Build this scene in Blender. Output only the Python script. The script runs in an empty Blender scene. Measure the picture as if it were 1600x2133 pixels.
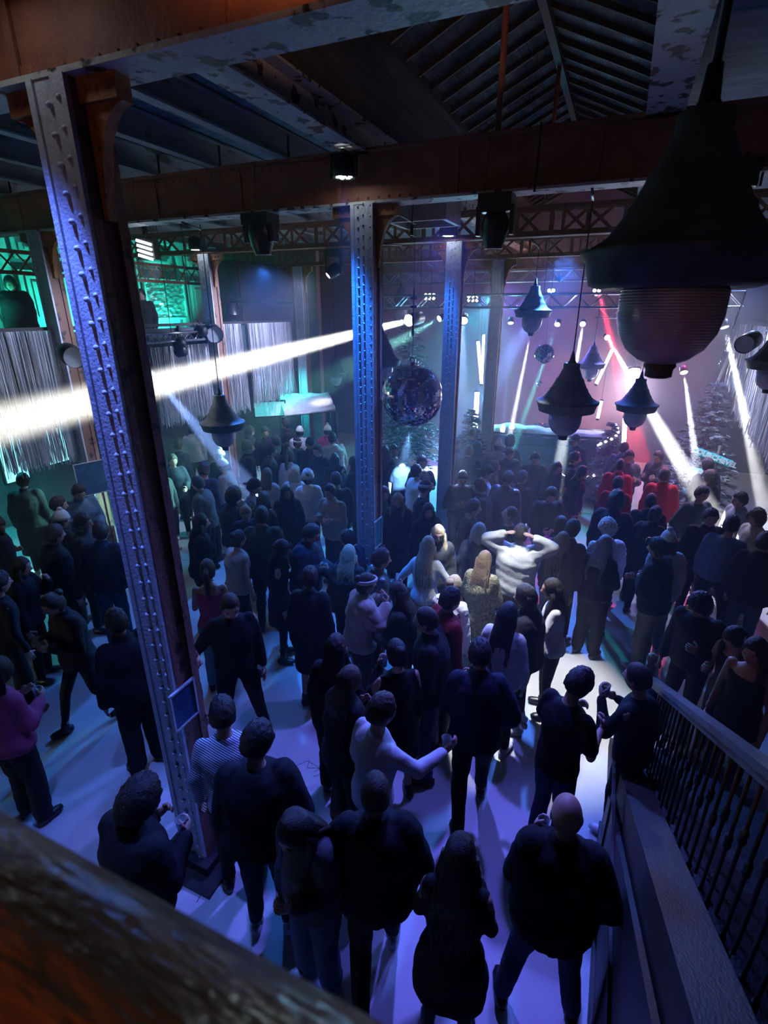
import bpy, bmesh, math, random
import numpy as np
from mathutils import Vector, Matrix, noise
random.seed(7)
sc = bpy.context.scene
COL = sc.collection
R = math.radians
# ------------------------------------------------------------------ camera
F, PITCH, YAW, H = 1080.0, R(21.3), R(23.4), 4.25
CX, CY = 800.0, 1066.5
wv = Vector((-math.sin(YAW)*math.cos(PITCH), math.cos(YAW)*math.cos(PITCH), -math.sin(PITCH)))
rv = Vector((math.cos(YAW), math.sin(YAW), 0)); uv = rv.cross(wv)
EYE = Vector((0, 0, H))
def ray(x, y): return wv + rv*((x-CX)/F) - uv*((y-CY)/F)
def atz(x, y, z=0): d = ray(x, y); return EYE + d*((z-H)/d.z)
def atX(x, y, X): d = ray(x, y); return EYE + d*(X/d.x)
def atY(x, y, Y): d = ray(x, y); return EYE + d*(Y/d.y)
def atd(x, y, t): return EYE + ray(x, y)*t
cam = bpy.data.cameras.new('camera'); co = bpy.data.objects.new('camera', cam); COL.objects.link(co)
co.location = EYE
co.rotation_euler = (math.pi/2-PITCH, 0, YAW)
cam.sensor_fit = 'HORIZONTAL'; cam.sensor_width = 24.0; cam.lens = 24.0*F/1600.0
cam.clip_start = 0.02
cam.dof.use_dof = True; cam.dof.focus_distance = 7.0; cam.dof.aperture_fstop = 2.8
sc.camera = co
# ------------------------------------------------------------------ world, exposure
vs = sc.view_settings
vs.view_transform = 'Standard'; vs.look = 'None'; vs.exposure = 0.0; vs.gamma = 1.0
try: vs.use_curve_mapping = False
except Exception: pass
W = bpy.data.worlds.new('night'); sc.world = W; W.use_nodes = True
W.node_tree.nodes['Background'].inputs[0].default_value = (0.10, 0.22, 0.6, 1)
W.node_tree.nodes['Background'].inputs[1].default_value = 0.004
cy = sc.cycles
cy.max_bounces = 5; cy.diffuse_bounces = 2; cy.glossy_bounces = 3; cy.transmission_bounces = 4
cy.volume_bounces = 0; cy.transparent_max_bounces = 8
cy.use_denoising = True; cy.sample_clamp_indirect = 4.0; cy.sample_clamp_direct = 0.0
cy.use_light_tree = True
try: cy.denoiser = 'OPENIMAGEDENOISE'
except Exception: pass
# ------------------------------------------------------------------ stage lights
def spot(name, loc, tgt, power, colour, ang=30, blend=.4, rad=.05):
    l = bpy.data.lights.new(name, 'SPOT'); l.energy = power; l.color = colour
    l.spot_size = R(ang); l.spot_blend = blend; l.shadow_soft_size = rad
    o = bpy.data.objects.new(name, l); COL.objects.link(o)
    o.location = loc; o.rotation_euler = (Vector(tgt)-Vector(loc)).to_track_quat('-Z', 'Y').to_euler()
    return o
def area(name, loc, tgt, power, colour, sx=1, sy=1):
    l = bpy.data.lights.new(name, 'AREA'); l.energy = power; l.color = colour
    l.shape = 'RECTANGLE'; l.size = sx; l.size_y = sy
    o = bpy.data.objects.new(name, l); COL.objects.link(o)
    o.location = loc; o.rotation_euler = (Vector(tgt)-Vector(loc)).to_track_quat('-Z', 'Y').to_euler()
    return o
BLUE = (.10, .22, 1.0); VIO = (.22, .22, 1.0); TEAL = (.02, .85, .62); WHITE = (.86, .92, 1.0)
PINK = (1.0, .12, .45); ORANGE = (1.0, .32, .12); RED = (1, .03, .06); PURP = (.45, .22, 1.0)
# head positions (built further down at the same spots)
MH_WHITE = atY(1028, 515, 5.5); MH_BLUE = atY(548, 528, 5.5); MH_BACK = atY(684, 574, 8.9)
# dance floor white head straight down
spot('moving_head_light', MH_WHITE, (MH_WHITE.x+.75, 5.12, 0), 3500, WHITE, 36, .6, .06)
spot('moving_head_beam', MH_WHITE, (MH_WHITE.x-.62, 6.2, 0), 9000, (.8, .88, 1), 9, .8, .04)
spot('moving_head_light', MH_BLUE, (MH_BLUE.x+.2, 6.0, 0), 500, BLUE, 20, .6, .06)
tg = atd(470, 760, 9.0)
spot('moving_head_beam', MH_BACK, tg, 9000, (.30, .45, 1), 13, .7, .05)
# blue and violet washes over the floor from the far trusses, shadows run to the camera
spot('blue_wash', (-1.0, 10.5, 5.1), (-1.6, 4.2, 0), 2400, (.06, .21, 1.0), 70, .8, .10)
spot('blue_wash', (-4.3, 5.2, 5.1), (-4.2, 2.6, 0), 300, (.04, .18, 1.0), 60, .9, .08)
spot('blue_wash', (-6.2, 8.8, 5.0), (-3.2, 4.4, 0), 1300, (.03, .20, 1.0), 80, .8, .10)
spot('violet_wash', (-1.6, 5.3, 5.1), (-1.0, 1.8, 0), 1000, (.13, .14, 1.0), 70, .9, .08)
spot('violet_wash', (0.0, 5.3, 5.1), (-1.0, 2.0, 0), 420, (.13, .14, 1.0), 50, .9, .08)
# ------------------------------------------------------------------ helpers
def nd(nt, t, **k):
    n = nt.nodes.new(t)
    for a, b in k.items(): setattr(n, a, b)
    return n
MC = {}
def hang_pts(p, z=5.24):
    # up from the fixture, then across to the nearest girder (offsets relative to p)
    gy = min((2.2, 5.55, 8.9, 12.2, 15.5), key=lambda g: abs(g-p.y))
    return [(0, 0, 0), (0, 0, z-p.z-.05), (0, gy-p.y, z-p.z)]
def mat(name, c, rough=.6, metal=0, c2=None, scale=8, lo=.4, hi=.6, bump=0, bscale=None, spec=.5, trans=0, stretch=None, emit=None, es=0, sss=0):
    if name in MC: return MC[name]
    m = bpy.data.materials.new(name); m.use_nodes = True; nt = m.node_tree
    b = nt.nodes['Principled BSDF']
    b.inputs['Roughness'].default_value = rough; b.inputs['Metallic'].default_value = metal
    b.inputs['Specular IOR Level'].default_value = spec
    if trans: b.inputs['Transmission Weight'].default_value = trans
    if c2 is None: c2 = tuple(x*.82 for x in c)
    tc = nd(nt, 'ShaderNodeTexCoord'); mp = nd(nt, 'ShaderNodeMapping'); nt.links.new(tc.outputs['Object'], mp.inputs[0])
    if stretch: mp.inputs['Scale'].default_value = stretch
    n = nd(nt, 'ShaderNodeTexNoise'); n.inputs['Scale'].default_value = scale; n.inputs['Detail'].default_value = 4
    nt.links.new(mp.outputs[0], n.inputs['Vector'])
    cr = nd(nt, 'ShaderNodeValToRGB'); cr.color_ramp.elements[0].position = lo; cr.color_ramp.elements[1].position = hi
    cr.color_ramp.elements[0].color = (*c2, 1); cr.color_ramp.elements[1].color = (*c, 1)
    nt.links.new(n.outputs['Fac'], cr.inputs[0]); nt.links.new(cr.outputs[0], b.inputs['Base Color'])
    if bump:
        n2 = nd(nt, 'ShaderNodeTexNoise'); n2.inputs['Scale'].default_value = bscale or scale*3; n2.inputs['Detail'].default_value = 3
        nt.links.new(mp.outputs[0], n2.inputs['Vector'])
        bp = nd(nt, 'ShaderNodeBump'); bp.inputs['Strength'].default_value = bump; bp.inputs['Distance'].default_value = .02
        nt.links.new(n2.outputs['Fac'], bp.inputs['Height']); nt.links.new(bp.outputs[0], b.inputs['Normal'])
    if emit:
        b.inputs['Emission Color'].default_value = (*emit, 1); b.inputs['Emission Strength'].default_value = es
    MC[name] = m
    return m
def stripe_mat(name, c, c2, scale, axis='X', rough=.7):
    m = mat(name, c, rough); nt = m.node_tree; b = nt.nodes['Principled BSDF']
    tc = nt.nodes['Texture Coordinate'] if 'Texture Coordinate' in nt.nodes else nd(nt, 'ShaderNodeTexCoord')
    w = nd(nt, 'ShaderNodeTexWave'); w.bands_direction = axis; w.inputs['Scale'].default_value = scale
    w.inputs['Distortion'].default_value = .4; w.inputs['Detail'].default_value = 0
    nt.links.new(tc.outputs['Object'], w.inputs['Vector'])
    cr = nd(nt, 'ShaderNodeValToRGB'); cr.color_ramp.interpolation = 'CONSTANT'
    cr.color_ramp.elements[0].color = (*c, 1); cr.color_ramp.elements[1].color = (*c2, 1); cr.color_ramp.elements[1].position = .55
    nt.links.new(w.outputs['Fac'], cr.inputs[0]); nt.links.new(cr.outputs[0], b.inputs['Base Color'])
    return m
class MB:
    def __init__(s): s.v = []; s.f = []
    def add(s, vs, fs):
        n = len(s.v); s.v += [tuple(v) for v in vs]; s.f += [tuple(i+n for i in f) for f in fs]; return s
    def box(s, c, d, M=None, taper=1.0):
        x, y, z = d[0]/2, d[1]/2, d[2]/2
        p = [Vector((a*x*(taper if cc > 0 else 1), b*y*(taper if cc > 0 else 1), cc*z)) for cc in (-1, 1) for a, b in ((-1, -1), (1, -1), (1, 1), (-1, 1))]
        if M is not None: p = [M @ q for q in p]
        p = [q+Vector(c) for q in p]
        return s.add(p, [(3, 2, 1, 0), (4, 5, 6, 7), (0, 1, 5, 4), (1, 2, 6, 5), (2, 3, 7, 6), (3, 0, 4, 7)])
    def beam(s, a, b, w, h, up=Vector((0, 0, 1))):
        a, b = Vector(a), Vector(b); d = (b-a); L = d.length; d.normalize()
        x = d.cross(up)
        if x.length < 1e-4: x = d.cross(Vector((0, 1, 0)))
        x.normalize(); z = x.cross(d)
        M = Matrix((x, d, z)).transposed()
        return s.box((a+b)/2, (w, L, h), M)
    def tube(s, pts, r, n=8, cap=True):
        pts = [Vector(p) for p in pts]; k = len(pts)
        rs = r if isinstance(r, (list, tuple)) else [r]*k
        vs = []; t0 = None; x = None
        for i, p in enumerate(pts):
            t = (pts[min(i+1, k-1)]-pts[max(i-1, 0)]).normalized()
            if x is None:
                x = t.orthogonal().normalized()
            else:
                x = (x - t*x.dot(t));
                x = x.normalized() if x.length > 1e-5 else t.orthogonal().normalized()
            y = t.cross(x)
            for j in range(n):
                a = 2*math.pi*j/n; vs.append(p+(x*math.cos(a)+y*math.sin(a))*rs[i])
        fs = [(i*n+j, i*n+(j+1) % n, (i+1)*n+(j+1) % n, (i+1)*n+j) for i in range(k-1) for j in range(n)]
        if cap: fs += [tuple(range(n-1, -1, -1)), tuple((k-1)*n+j for j in range(n))]
        return s.add(vs, fs)
    def lathe(s, prof, c=(0, 0, 0), n=32, M=None, cap=True):
        vs = []
        for r, z in prof:
            for j in range(n):
                a = 2*math.pi*j/n; v = Vector((r*math.cos(a), r*math.sin(a), z))
                if M is not None: v = M @ v
                vs.append(v+Vector(c))
        k = len(prof)
        fs = [(i*n+j, i*n+(j+1) % n, (i+1)*n+(j+1) % n, (i+1)*n+j) for i in range(k-1) for j in range(n)]
        if cap: fs += [tuple(range(n-1, -1, -1)), tuple((k-1)*n+j for j in range(n))]
        return s.add(vs, fs)
    def ell(s, c, r, n=12, m=8, M=None):
        prof = [(max(math.sin(math.pi*i/m), 1e-3), -math.cos(math.pi*i/m)) for i in range(m+1)]
        S = Matrix.Diagonal((*r,)); S = (M @ S) if M is not None else S
        return s.lathe(prof, c, n, S)
    def build(s, name, m, parent=None, smooth=False, loc=None):
        me = bpy.data.meshes.new(name); me.from_pydata(s.v, [], s.f); me.update()
        if smooth: me.polygons.foreach_set('use_smooth', [True]*len(me.polygons))
        if m is not None: me.materials.append(m)
        o = bpy.data.objects.new(name, me); COL.objects.link(o)
        if parent is not None: o.parent = parent
        if loc is not None:
            me.transform(Matrix.Translation(-Vector(loc))); o.location = loc
        return o
def tag(o, label, cat=None, group=None, kind=None):
    o['label'] = label
    if cat: o['category'] = cat
    if group: o['group'] = group
    if kind: o['kind'] = kind
    return o
def empty(name, loc, label, cat, group=None, rz=0):
    o = bpy.data.objects.new(name, None); COL.objects.link(o); o.location = loc; o.rotation_euler = (0, 0, rz)
    o.empty_display_size = .1
    return tag(o, label, cat, group)
def struct(name, mb, m, smooth=False):
    o = mb.build(name, m, None, smooth); o['kind'] = 'structure'; return o
# ------------------------------------------------------------------ materials of the place
M_FLOOR = mat('cream_floor', (.62, .62, .61), .42, 0, (.50, .50, .47), 1.3, .35, .65, .05, 30)
M_WALL = mat('plaster_wall', (.16, .17, .18), .8, 0, (.11, .12, .13), 3, bump=.2)
M_BOARD = mat('ceiling_boards', (.15, .23, .29), .75, 0, (.08, .14, .18), 2.5, .35, .65, .3, 10, stretch=(1, 4, 1))
M_RUST = mat('rust_red_paint', (.34, .12, .065), .62, 0, (.2, .07, .045), 5, .3, .7, .25, 40)
M_PEEL = mat('peeling_grey_paint', (.50, .50, .47), .55, 0, (.05, .035, .03), 7, .41, .45, .3, 30)
M_COL = mat('blue_grey_column_paint', (.55, .58, .62), .42, 0, (.42, .45, .5), 14, .3, .5, .25, 60)
M_COLR = mat('brown_column_side', (.20, .095, .065), .6, 0, (.03, .022, .02), 7, .36, .42, .3, 30)
M_BRKT = mat('ochre_bracket_paint', (.36, .15, .04), .55, 0, (.2, .07, .02), 9, .35, .6, .3, 40)
M_DARK = mat('black_housing', (.012, .012, .014), .4, 0, (.008, .008, .009), 8)
M_ALU = mat('truss_aluminium', (.6, .6, .62), .3, .9, (.5, .5, .52), 20)
M_WOOD = mat('worn_stair_wood', (.040, .031, .024), .5, 0, (.018, .013, .011), 5, .3, .7, .25, 18, stretch=(6, 1, 6))
M_DWOOD = mat('dark_panel_wood', (.022, .02, .02), .5, 0, (.012, .01, .01), 5, .3, .7, .2, stretch=(6, 6, 1))
M_IRON = mat('black_iron', (.02, .02, .022), .45, .3, (.012, .012, .013), 20)
# ------------------------------------------------------------------ floor, walls, gallery
YB = 16.8; XL = -11.2; XR = 6.0; GL = -7.75; GR = 2.45; YG = 12.4
struct('floor', MB().box(((XL+XR)/2, 7.5, -.1), (XR-XL+.4, 23, .2)), M_FLOOR)
struct('wall_back', MB().box(((XL+XR)/2, YB+.1, 3.6), (XR-XL, .2, 7.2)), mat('stage_backdrop', (.17, .15, .22), .8, 0, (.10, .09, .14), 1.2, .3, .7))
struct('wall_left', MB().box((XL-.1, 7, 3.2), (.2, 20, 6.4)), M_WALL)
struct('wall_right', MB().box((XR+.1, 7, 3.2), (.2, 20, 6.4)), M_WALL)
struct('wall_front', MB().box(((XL+XR)/2, -3.9, 3.6), (XR-XL, .2, 7.2)), M_WALL)
# far end of the left bay beyond the gallery
struct('trim_1', MB().box(((XL+GL)/2-.2, YG+1.7, 3.2), (GL-XL-.4, .2, 6.3)), mat('grey_partition', (.20, .18, .2), .85, 0, (.14, .13, .14), 2))
# gallery decks
struct('trim_2', MB().box(((XL+GL)/2, 7.0, 2.95), (GL-XL, YG-1.6, .26)), M_DWOOD)
struct('trim_3', MB().box(((GR+XR)/2, 7.9, 2.95), (XR-GR, YG-3.4, .26)), M_DWOOD)
# panelled gallery back wall with pilasters and doors
pan = mat('panelled_wall_paint', (.42, .46, .44), .55, 0, (.34, .37, .36), 6)
mb = MB()
xw = XL+.02
for k in range(7):
    y = 2.6+k*1.55
    mb.box((xw+.05, y, 4.45), (.1, .16, 2.7))
    mb.box((xw+.06, y, 5.75), (.16, .3, .12))
    for z0, hh in ((3.45, .5), (4.45, 1.1), (5.4, .4)):
        mb.box((xw+.02, y+.78, z0), (.03, 1.1, hh)); mb.box((xw+.05, y+.78, z0), (.03, .86, hh-.22)); mb.box((xw+.07, y+.78, z0), (.03, .66, hh-.42 if hh > .45 else .04))
mb.box((xw+.05, 7.2, 5.86), (.18, 11, .1))
struct('trim_4', mb, pan)
# ------------------------------------------------------------------ ceiling: boards, joists, lantern roof
Z1, Z2, ZB = 5.27, 5.70, 5.98
mb = MB()
mb.box(((XL-2.72)/2, 6.5, ZB+.05), (-2.72-XL, 21, .1))
mb.box(((XR+.2)/2, 6.5, ZB+.05), (XR-.2, 21, .1))
struct('ceiling', mb, M_BOARD)
# lantern: upstand boards, glazed slopes, ridge
for n, X in ((5, -2.72), (6, .16)):
    mb = MB()
    for k in range(5): mb.box((X, 6.5, 6.06+k*.155), (.05, 21, .148))
    struct('trim_%d' % n, mb, mat('lantern_upstand_boards', (.05, .055, .07), .8, 0, (.03, .033, .045), 6, stretch=(1, .3, 1)))
RX, RZ = -1.28, 7.45
m = mat('ribbed_roof_glass', (.16, .19, .22), .22, 0, (.09, .11, .14), 3, spec=.8)
nt = m.node_tree; w = nd(nt, 'ShaderNodeTexWave'); w.bands_direction = 'X'; w.inputs['Scale'].default_value = 22
tcn = nd(nt, 'ShaderNodeTexCoord'); bpn = nd(nt, 'ShaderNodeBump'); bpn.inputs['Strength'].default_value = .8; bpn.inputs['Distance'].default_value = .02
nt.links.new(tcn.outputs['Object'], w.inputs[0]); nt.links.new(w.outputs['Fac'], bpn.inputs['Height']); nt.links.new(bpn.outputs[0], nt.nodes['Principled BSDF'].inputs['Normal'])
for n, X in ((1, -2.72), (2, .16)):
    g = MB(); g.beam((X, 6.5, 6.8), (RX, 6.5, RZ), 21, .02, Vector((0, 0, 1)))
    g = MB()
    g.add([(X, -4, 6.8), (X, 17, 6.8), (RX, 17, RZ), (RX, -4, RZ), (X, -4, 6.83), (X, 17, 6.83), (RX, 17, RZ+.03), (RX, -4, RZ+.03)],
          [(0, 1, 2, 3), (7, 6, 5, 4), (0, 4, 5, 1), (1, 5, 6, 2), (2, 6, 7, 3), (3, 7, 4, 0)])
    wo = struct('window_%d' % n, g, m)
    bars = MB()
    for k in range(46):
        y = -3.5+k*.44
        bars.beam((X, y, 6.77), (RX, y, RZ-.03), .035, .06)
    bars.build('glazing_bar', mat('dark_glazing_bar', (.02, .018, .018), .7), wo)
mb = MB(); mb.beam((RX, -4, RZ-.08), (RX, 17, RZ-.08), .09, .14)
for X in (-2.66, .10): mb.beam((X, -4, 6.8), (X, 17, 6.8), .12, .12)
struct('trim_7', mb, mat('dark_roof_timber', (.03, .026, .026), .7))
# joists over the side bays, each an I beam running front to back
def ibeam(mb, a, b, w, h, t=.02):
    a, b = Vector(a), Vector(b); z = Vector((0, 0, 1))
    mb.beam(a+z*(h/2-t/2), b+z*(h/2-t/2), w, t); mb.beam(a-z*(h/2-t/2), b-z*(h/2-t/2), w, t); mb.beam(a, b, .014, h-2*t)
jn = 0
for X in (-3.5, -4.4, -5.3, -6.2, -7.1, -8.0, -8.9, -9.8):
    for y0, y1 in ((2.35, 5.45), (5.62, 8.82), (8.98, 12.15)):
        j = MB(); ibeam(j, (X, y0-.1, 5.84), (X, y1+.1, 5.84), .11, .25)
        o = j.build('ceiling_joist', mat('grey_joist_paint', (.30, .31, .30), .6, 0, (.06, .055, .05), 6, .3, .4, stretch=(1, .4, 1)))
        jn += 1
        tag(o, 'steel ceiling joist under blue-grey boards in the left bay', 'joist', 'joists of the left bay ceiling')
for X, wd, lb in ((-2.68, .26, 'wide pale peeling beam along the left side of the glazed roof opening'), (.07, .28, 'wide pale peeling beam along the right side of the glazed roof opening')):
    j = MB(); ibeam(j, (X, -3.5, 5.83), (X, 16.7, 5.83), wd, .26)
    tag(j.build('roof_beam', M_PEEL), lb, 'beam')
# ------------------------------------------------------------------ girders
def rivets(mb, pts, r, d, nrm):
    nrm = Vector(nrm); x = nrm.orthogonal().normalized(); y = nrm.cross(x)
    for p in pts:
        p = Vector(p); vs = []
        for i, (rr, hh) in enumerate(((1, 0), (.85, .55), (.4, .95))):
            for j in range(7):
                a = 2*math.pi*j/7; vs.append(p+(x*math.cos(a)+y*math.sin(a))*r*rr+nrm*d*hh)
        fs = [(i*7+j, i*7+(j+1) % 7, (i+1)*7+(j+1) % 7, (i+1)*7+j) for i in range(2) for j in range(7)]+[tuple(14+j for j in range(7))]
        mb.add(vs, fs)
def plate_girder(Y, x0, x1, label):
    e = empty('plate_girder', ((x0+x1)/2, Y, Z1), label, 'girder'); L = Vector(e.location)
    def bb(mb, name, m):
        mb.v = [tuple(Vector(v)-L) for v in mb.v]; return mb.build(name, m, e)
    g = MB()
    g.box(((x0+x1)/2, Y, (Z1+Z2)/2), (x1-x0, .02, Z2-Z1))
    for s in (-1, 1):
        for z in (Z1+.045, Z2-.045): g.box(((x0+x1)/2, Y+s*.016, z), (x1-x0, .012, .08))
        k = x0+.5
        while k < x1: g.box((k, Y+s*.02, (Z1+Z2)/2), (.05, .025, Z2-Z1-.03)); k += 1.25
    bb(g, 'web', M_RUST)
    f = MB(); f.box(((x0+x1)/2, Y, Z1-.012), (x1-x0, .24, .024)); bb(f, 'lower_flange', M_PEEL)
    f = MB(); f.box(((x0+x1)/2, Y, Z2+.012), (x1-x0, .24, .024)); bb(f, 'upper_flange', M_RUST)
    r = MB(); n = int((x1-x0)/.115)
    for s in (-1,):
        rivets(r, [(x0+.05+i*.115, Y+s*.022, z) for i in range(n) for z in (Z1+.045, Z2-.045)], .014, .012, (0, s, 0))
    bb(r, 'rivet_rows', M_RUST)
plate_girder(2.2, -10.9, 3.6, 'rust red riveted plate girder crossing the top left corner above the near column')
plate_girder(5.55, -10.9, 5.8, 'long rust red riveted plate girder carried by the middle column')
def lattice_girder(Y, x0, x1, label, z0=Z1, z1=Z2-.04):
    e = empty('lattice_girder', ((x0+x1)/2, Y, z0), label, 'girder', 'lattice girders behind the middle column'); L = Vector(e.location)
    g = MB()
    for z in (z0+.035, z1-.035):
        for s in (-1, 1): g.box(((x0+x1)/2, Y+s*.05, z), (x1-x0, .012, .07))
    for z in (z0, z1): g.box(((x0+x1)/2, Y, z), (x1-x0, .2, .014))
    d = .33; n = int((x1-x0)/d)
    l = MB(); r = MB()
    for i in range(n):
        a = x0+i*d
        if i % 3 == 2:
            l.beam((a+d/2, Y-.03, z0+.03), (a+d/2, Y-.03, z1-.03), .07, .012, Vector((0, 1, 0)))
            continue
        l.beam((a, Y-.03, z0+.05), (a+d, Y-.03, z1-.05), .045, .01, Vector((0, 1, 0)))
        l.beam((a, Y-.018, z1-.05), (a+d, Y-.018, z0+.05), .045, .01, Vector((0, 1, 0)))
        l.beam((a, Y-.03, z0+.03), (a, Y-.03, z1-.03), .05, .012, Vector((0, 1, 0)))
        rivets(r, [(a+d/2, Y-.036, (z0+z1)/2), (a, Y-.056, z0+.035), (a, Y-.056, z1-.035), (a+.1, Y-.056, z0+.035), (a+.1, Y-.056, z1-.035)], .013, .01, (0, -1, 0))
    for mb_, nm, mt in ((g, 'chords', M_RUST), (l, 'lacing_bars', M_RUST), (r, 'rivet_rows', M_RUST)):
        mb_.v = [tuple(Vector(v)-L) for v in mb_.v]; mb_.build(nm, mt, e)
lattice_girder(8.9, -10.9, 5.8, 'rust red crossed lattice girder right behind the plate girder')
lattice_girder(12.2, -10.9, 5.8, 'hazy crossed lattice girder farther back above the stage trusses')
lattice_girder(15.5, -10.9, 5.8, 'faint lattice girder over the stage, the farthest one')
# gallery edge lattice
e = empty('lattice_girder', (GL-2.2, 7, 5.0), 'rust red lattice beam in front of the teal panelled wall at the left edge', 'girder')
g = MB(); L = Vector(e.location)
for z in (4.86, 5.2): g.box((GL-2.2, 7, z), (.05, 10.4, .06))
for i in range(32):
    a = 1.9+i*.32
    g.beam((GL-2.2, a, 4.86), (GL-2.2, a+.32, 5.2), .03, .012, Vector((1, 0, 0))); g.beam((GL-2.2, a+.32, 4.86), (GL-2.2, a, 5.2), .03, .012, Vector((1, 0, 0)))
g.v = [tuple(Vector(v)-L) for v in g.v]; g.build('lacing_bars', M_RUST, e)
# king posts
for Y, lb in ((5.55, 'slim rusty king post standing on the long plate girder under the glazed roof'), (8.9, 'slim rusty king post farther back under the glazed roof')):
    mb = MB().tube([(RX, Y, Z2+.03), (RX, Y, RZ-.1)], .028, 10)
    tag(mb.build('king_post', M_RUST, None, True), lb, 'post')
# ------------------------------------------------------------------ columns
CW, CD = .125, .105
def column(X, Y, label, near=False, light=1.0, grp=None):
    e = empty('riveted_column', (X, Y, 0), label, 'column', grp)
    f = MB(); zt = Z1-.02
    # front cover plate facing the camera side with vertical edge angles
    f.box((0, -CD, zt/2), (2*CW, .016, zt))
    for s in (-1, 1): f.box((s*(CW-.02), -CD-.014, zt/2), (.04, .014, zt))
    f.box((CW*.45, -CD-.012, zt/2), (.05, .01, zt))
    f.build('front_plate', M_COL, e)
    sd = MB(); sd.box((0, .008, zt/2), (2*CW-.03, 2*CD-.02, zt-.01))
    for y in (-CD+.03, CD-.03): sd.box((CW-.008, y, zt/2), (.02, .05, zt-.02)); sd.box((-CW+.008, y, zt/2), (.02, .05, zt-.02))
    sd.box((0, CD, zt/2), (2*CW, .014, zt-.02))
    sd.build('side_plates', M_COLR, e)
    r = MB(); st = .12 if near else .095
    n = int(zt/st)
    xs = (-CW*.35, CW*.12, CW*.78) if not near else (CW*.02, CW*.62)
    for i in range(n):
        z = .1+i*st
        rivets(r, [(x, -CD-.012, z+(.02 if k % 2 else 0)) for k, x in enumerate(xs)], .017 if near else .013, .022 if near else .016, (0, -1, 0))
    r.build('rivet_rows', M_COL, e, True)
    b = MB(); b.box((0, 0, .015), (.62, .62, .03)); b.box((0, 0, .07), (.4, .38, .09)); b.build('base_plate', M_IRON, e)
    for s in (1, -1):
        k = MB()
        # curved gusset bracket under the girder
        pts = [(CW, Z1-.03), (CW+.24, Z1-.03), (CW+.24, Z1-.13)]
        for a in range(1, 8):
            t = a/8*math.pi/2; pts.append((CW+.24-.2*math.sin(t)*1.0, Z1-.13-.36*(1-math.cos(t))))
        pts += [(CW+.02, Z1-.60), (CW, Z1-.60)]
        nn = len(pts)
        vs = [(s*x, -.03+y, z) for y in (0, .06) for x, z in pts]
        k.add(vs, [tuple(range(nn)), tuple(range(2*nn-1, nn-1, -1))]+[(i, (i+1) % nn, nn+(i+1) % nn, nn+i) for i in range(nn)])
        k.box((s*(CW+.12), -.045, Z1-.075), (.24, .03, .1))
        rivets(k, [(s*(CW+.05+.07*i), -.06, Z1-.075) for i in range(3)]+[(s*(CW+.035), -.032, Z1-.2-.1*i) for i in range(4)], .016, .014, (0, -1, 0))
        k.build('gusset_bracket', M_BRKT, e)
    return e
column(-2.60, 2.2, 'near riveted column at the left, its front flange lit blue above black rivet shadows', True)
column(-2.60, 5.55, 'tall riveted column in the middle of the room lit bright blue at the top')
column(-2.60, 8.9, 'riveted column right behind the big mirror ball')
column(-2.60, 12.25, 'hazy riveted column beside the standing white light tubes')
column(-7.6, 5.55, 'dark column at the far left in front of the teal gallery')
column(-7.6, 8.9, 'grey column between the two tinsel curtains under the gallery')
column(-7.6, 12.25, 'dim column at the far end of the left gallery')
# floor seams and cracks on the concrete
mb = MB()
for a, b in (((590, 2115), (640, 1980)), ((1640/4+0, 1880), (440, 1820))):
    p, q = atz(*a), atz(*b); mb.beam(p+Vector((0, 0, .001)), q+Vector((0, 0, .001)), .006, .004)
for ch in ([(645, 1583), (640, 1600), (668, 1600), (655, 1608)], [(618, 1595), (640, 1585), (662, 1597), (670, 1612), (652, 1618)], [(372, 1160), (385, 1168), (392, 1166)]):
    for a, b in zip(ch, ch[1:]): mb.beam(atz(*a)+Vector((0, 0, .001)), atz(*b)+Vector((0, 0, .001)), .004, .003)
struct('trim_8', mb, mat('floor_crack', (.12, .11, .1), .9))
# ------------------------------------------------------------------ stairs at the right with iron balusters
SL = .60      # rise over run
def stz(y): return (4.72-y)*SL
e = empty('staircase', (1.3, 2.4, 0), 'dark wooden staircase rising toward the camera in the lower right corner', 'staircase')
def rel(mb, e): L = Vector(e.location); mb.v = [tuple(Vector(v)-L) for v in mb.v]; return mb
for i in range(15):
    y = 4.7-.285*(i+.5); z = .171*(i+1)
    rel(MB().box((1.42, y, z-.02), (1.44, .33, .04)).box((1.42, y+.13, z-.1), (1.4, .02, .14)), e).build('tread', M_DWOOD, e)
c = MB(); y0, y1 = 4.75, .15
vs = []
for x in (.50, .70):
    vs += [(x, y0, 0), (x, y0, stz(y0)+.14), (x, y1, stz(y1)+.14), (x, y1, stz(y1)-.3), (x, y0-.6, 0)]
c.add(vs, [(4, 3, 2, 1, 0), (5, 6, 7, 8, 9), (0, 1, 6, 5), (1, 2, 7, 6), (2, 3, 8, 7), (3, 4, 9, 8), (4, 0, 5, 9)])
rel(c, e).build('stringer', M_WOOD, e)
c = MB(); vs = []
for x in (2.14, 2.22): vs += [(x, y0, 0), (x, y0, stz(y0)+.1), (x, y1, stz(y1)+.1), (x, y1, stz(y1)-.3), (x, y0-.6, 0)]
c.add(vs, [(4, 3, 2, 1, 0), (5, 6, 7, 8, 9), (0, 1, 6, 5), (1, 2, 7, 6), (2, 3, 8, 7), (3, 4, 9, 8), (4, 0, 5, 9)])
rel(c, e).build('outer_stringer', M_DWOOD, e)
c = MB(); vs = []
for x in (.455, .485): vs += [(x, 3.7, 0), (x, 3.7, stz(3.7)-.14), (x, .2, stz(.2)-.14), (x, .2, 0)]
c.add(vs, [(3, 2, 1, 0), (4, 5, 6, 7), (0, 1, 5, 4), (1, 2, 6, 5), (2, 3, 7, 6), (3, 0, 4, 7)])
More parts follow.
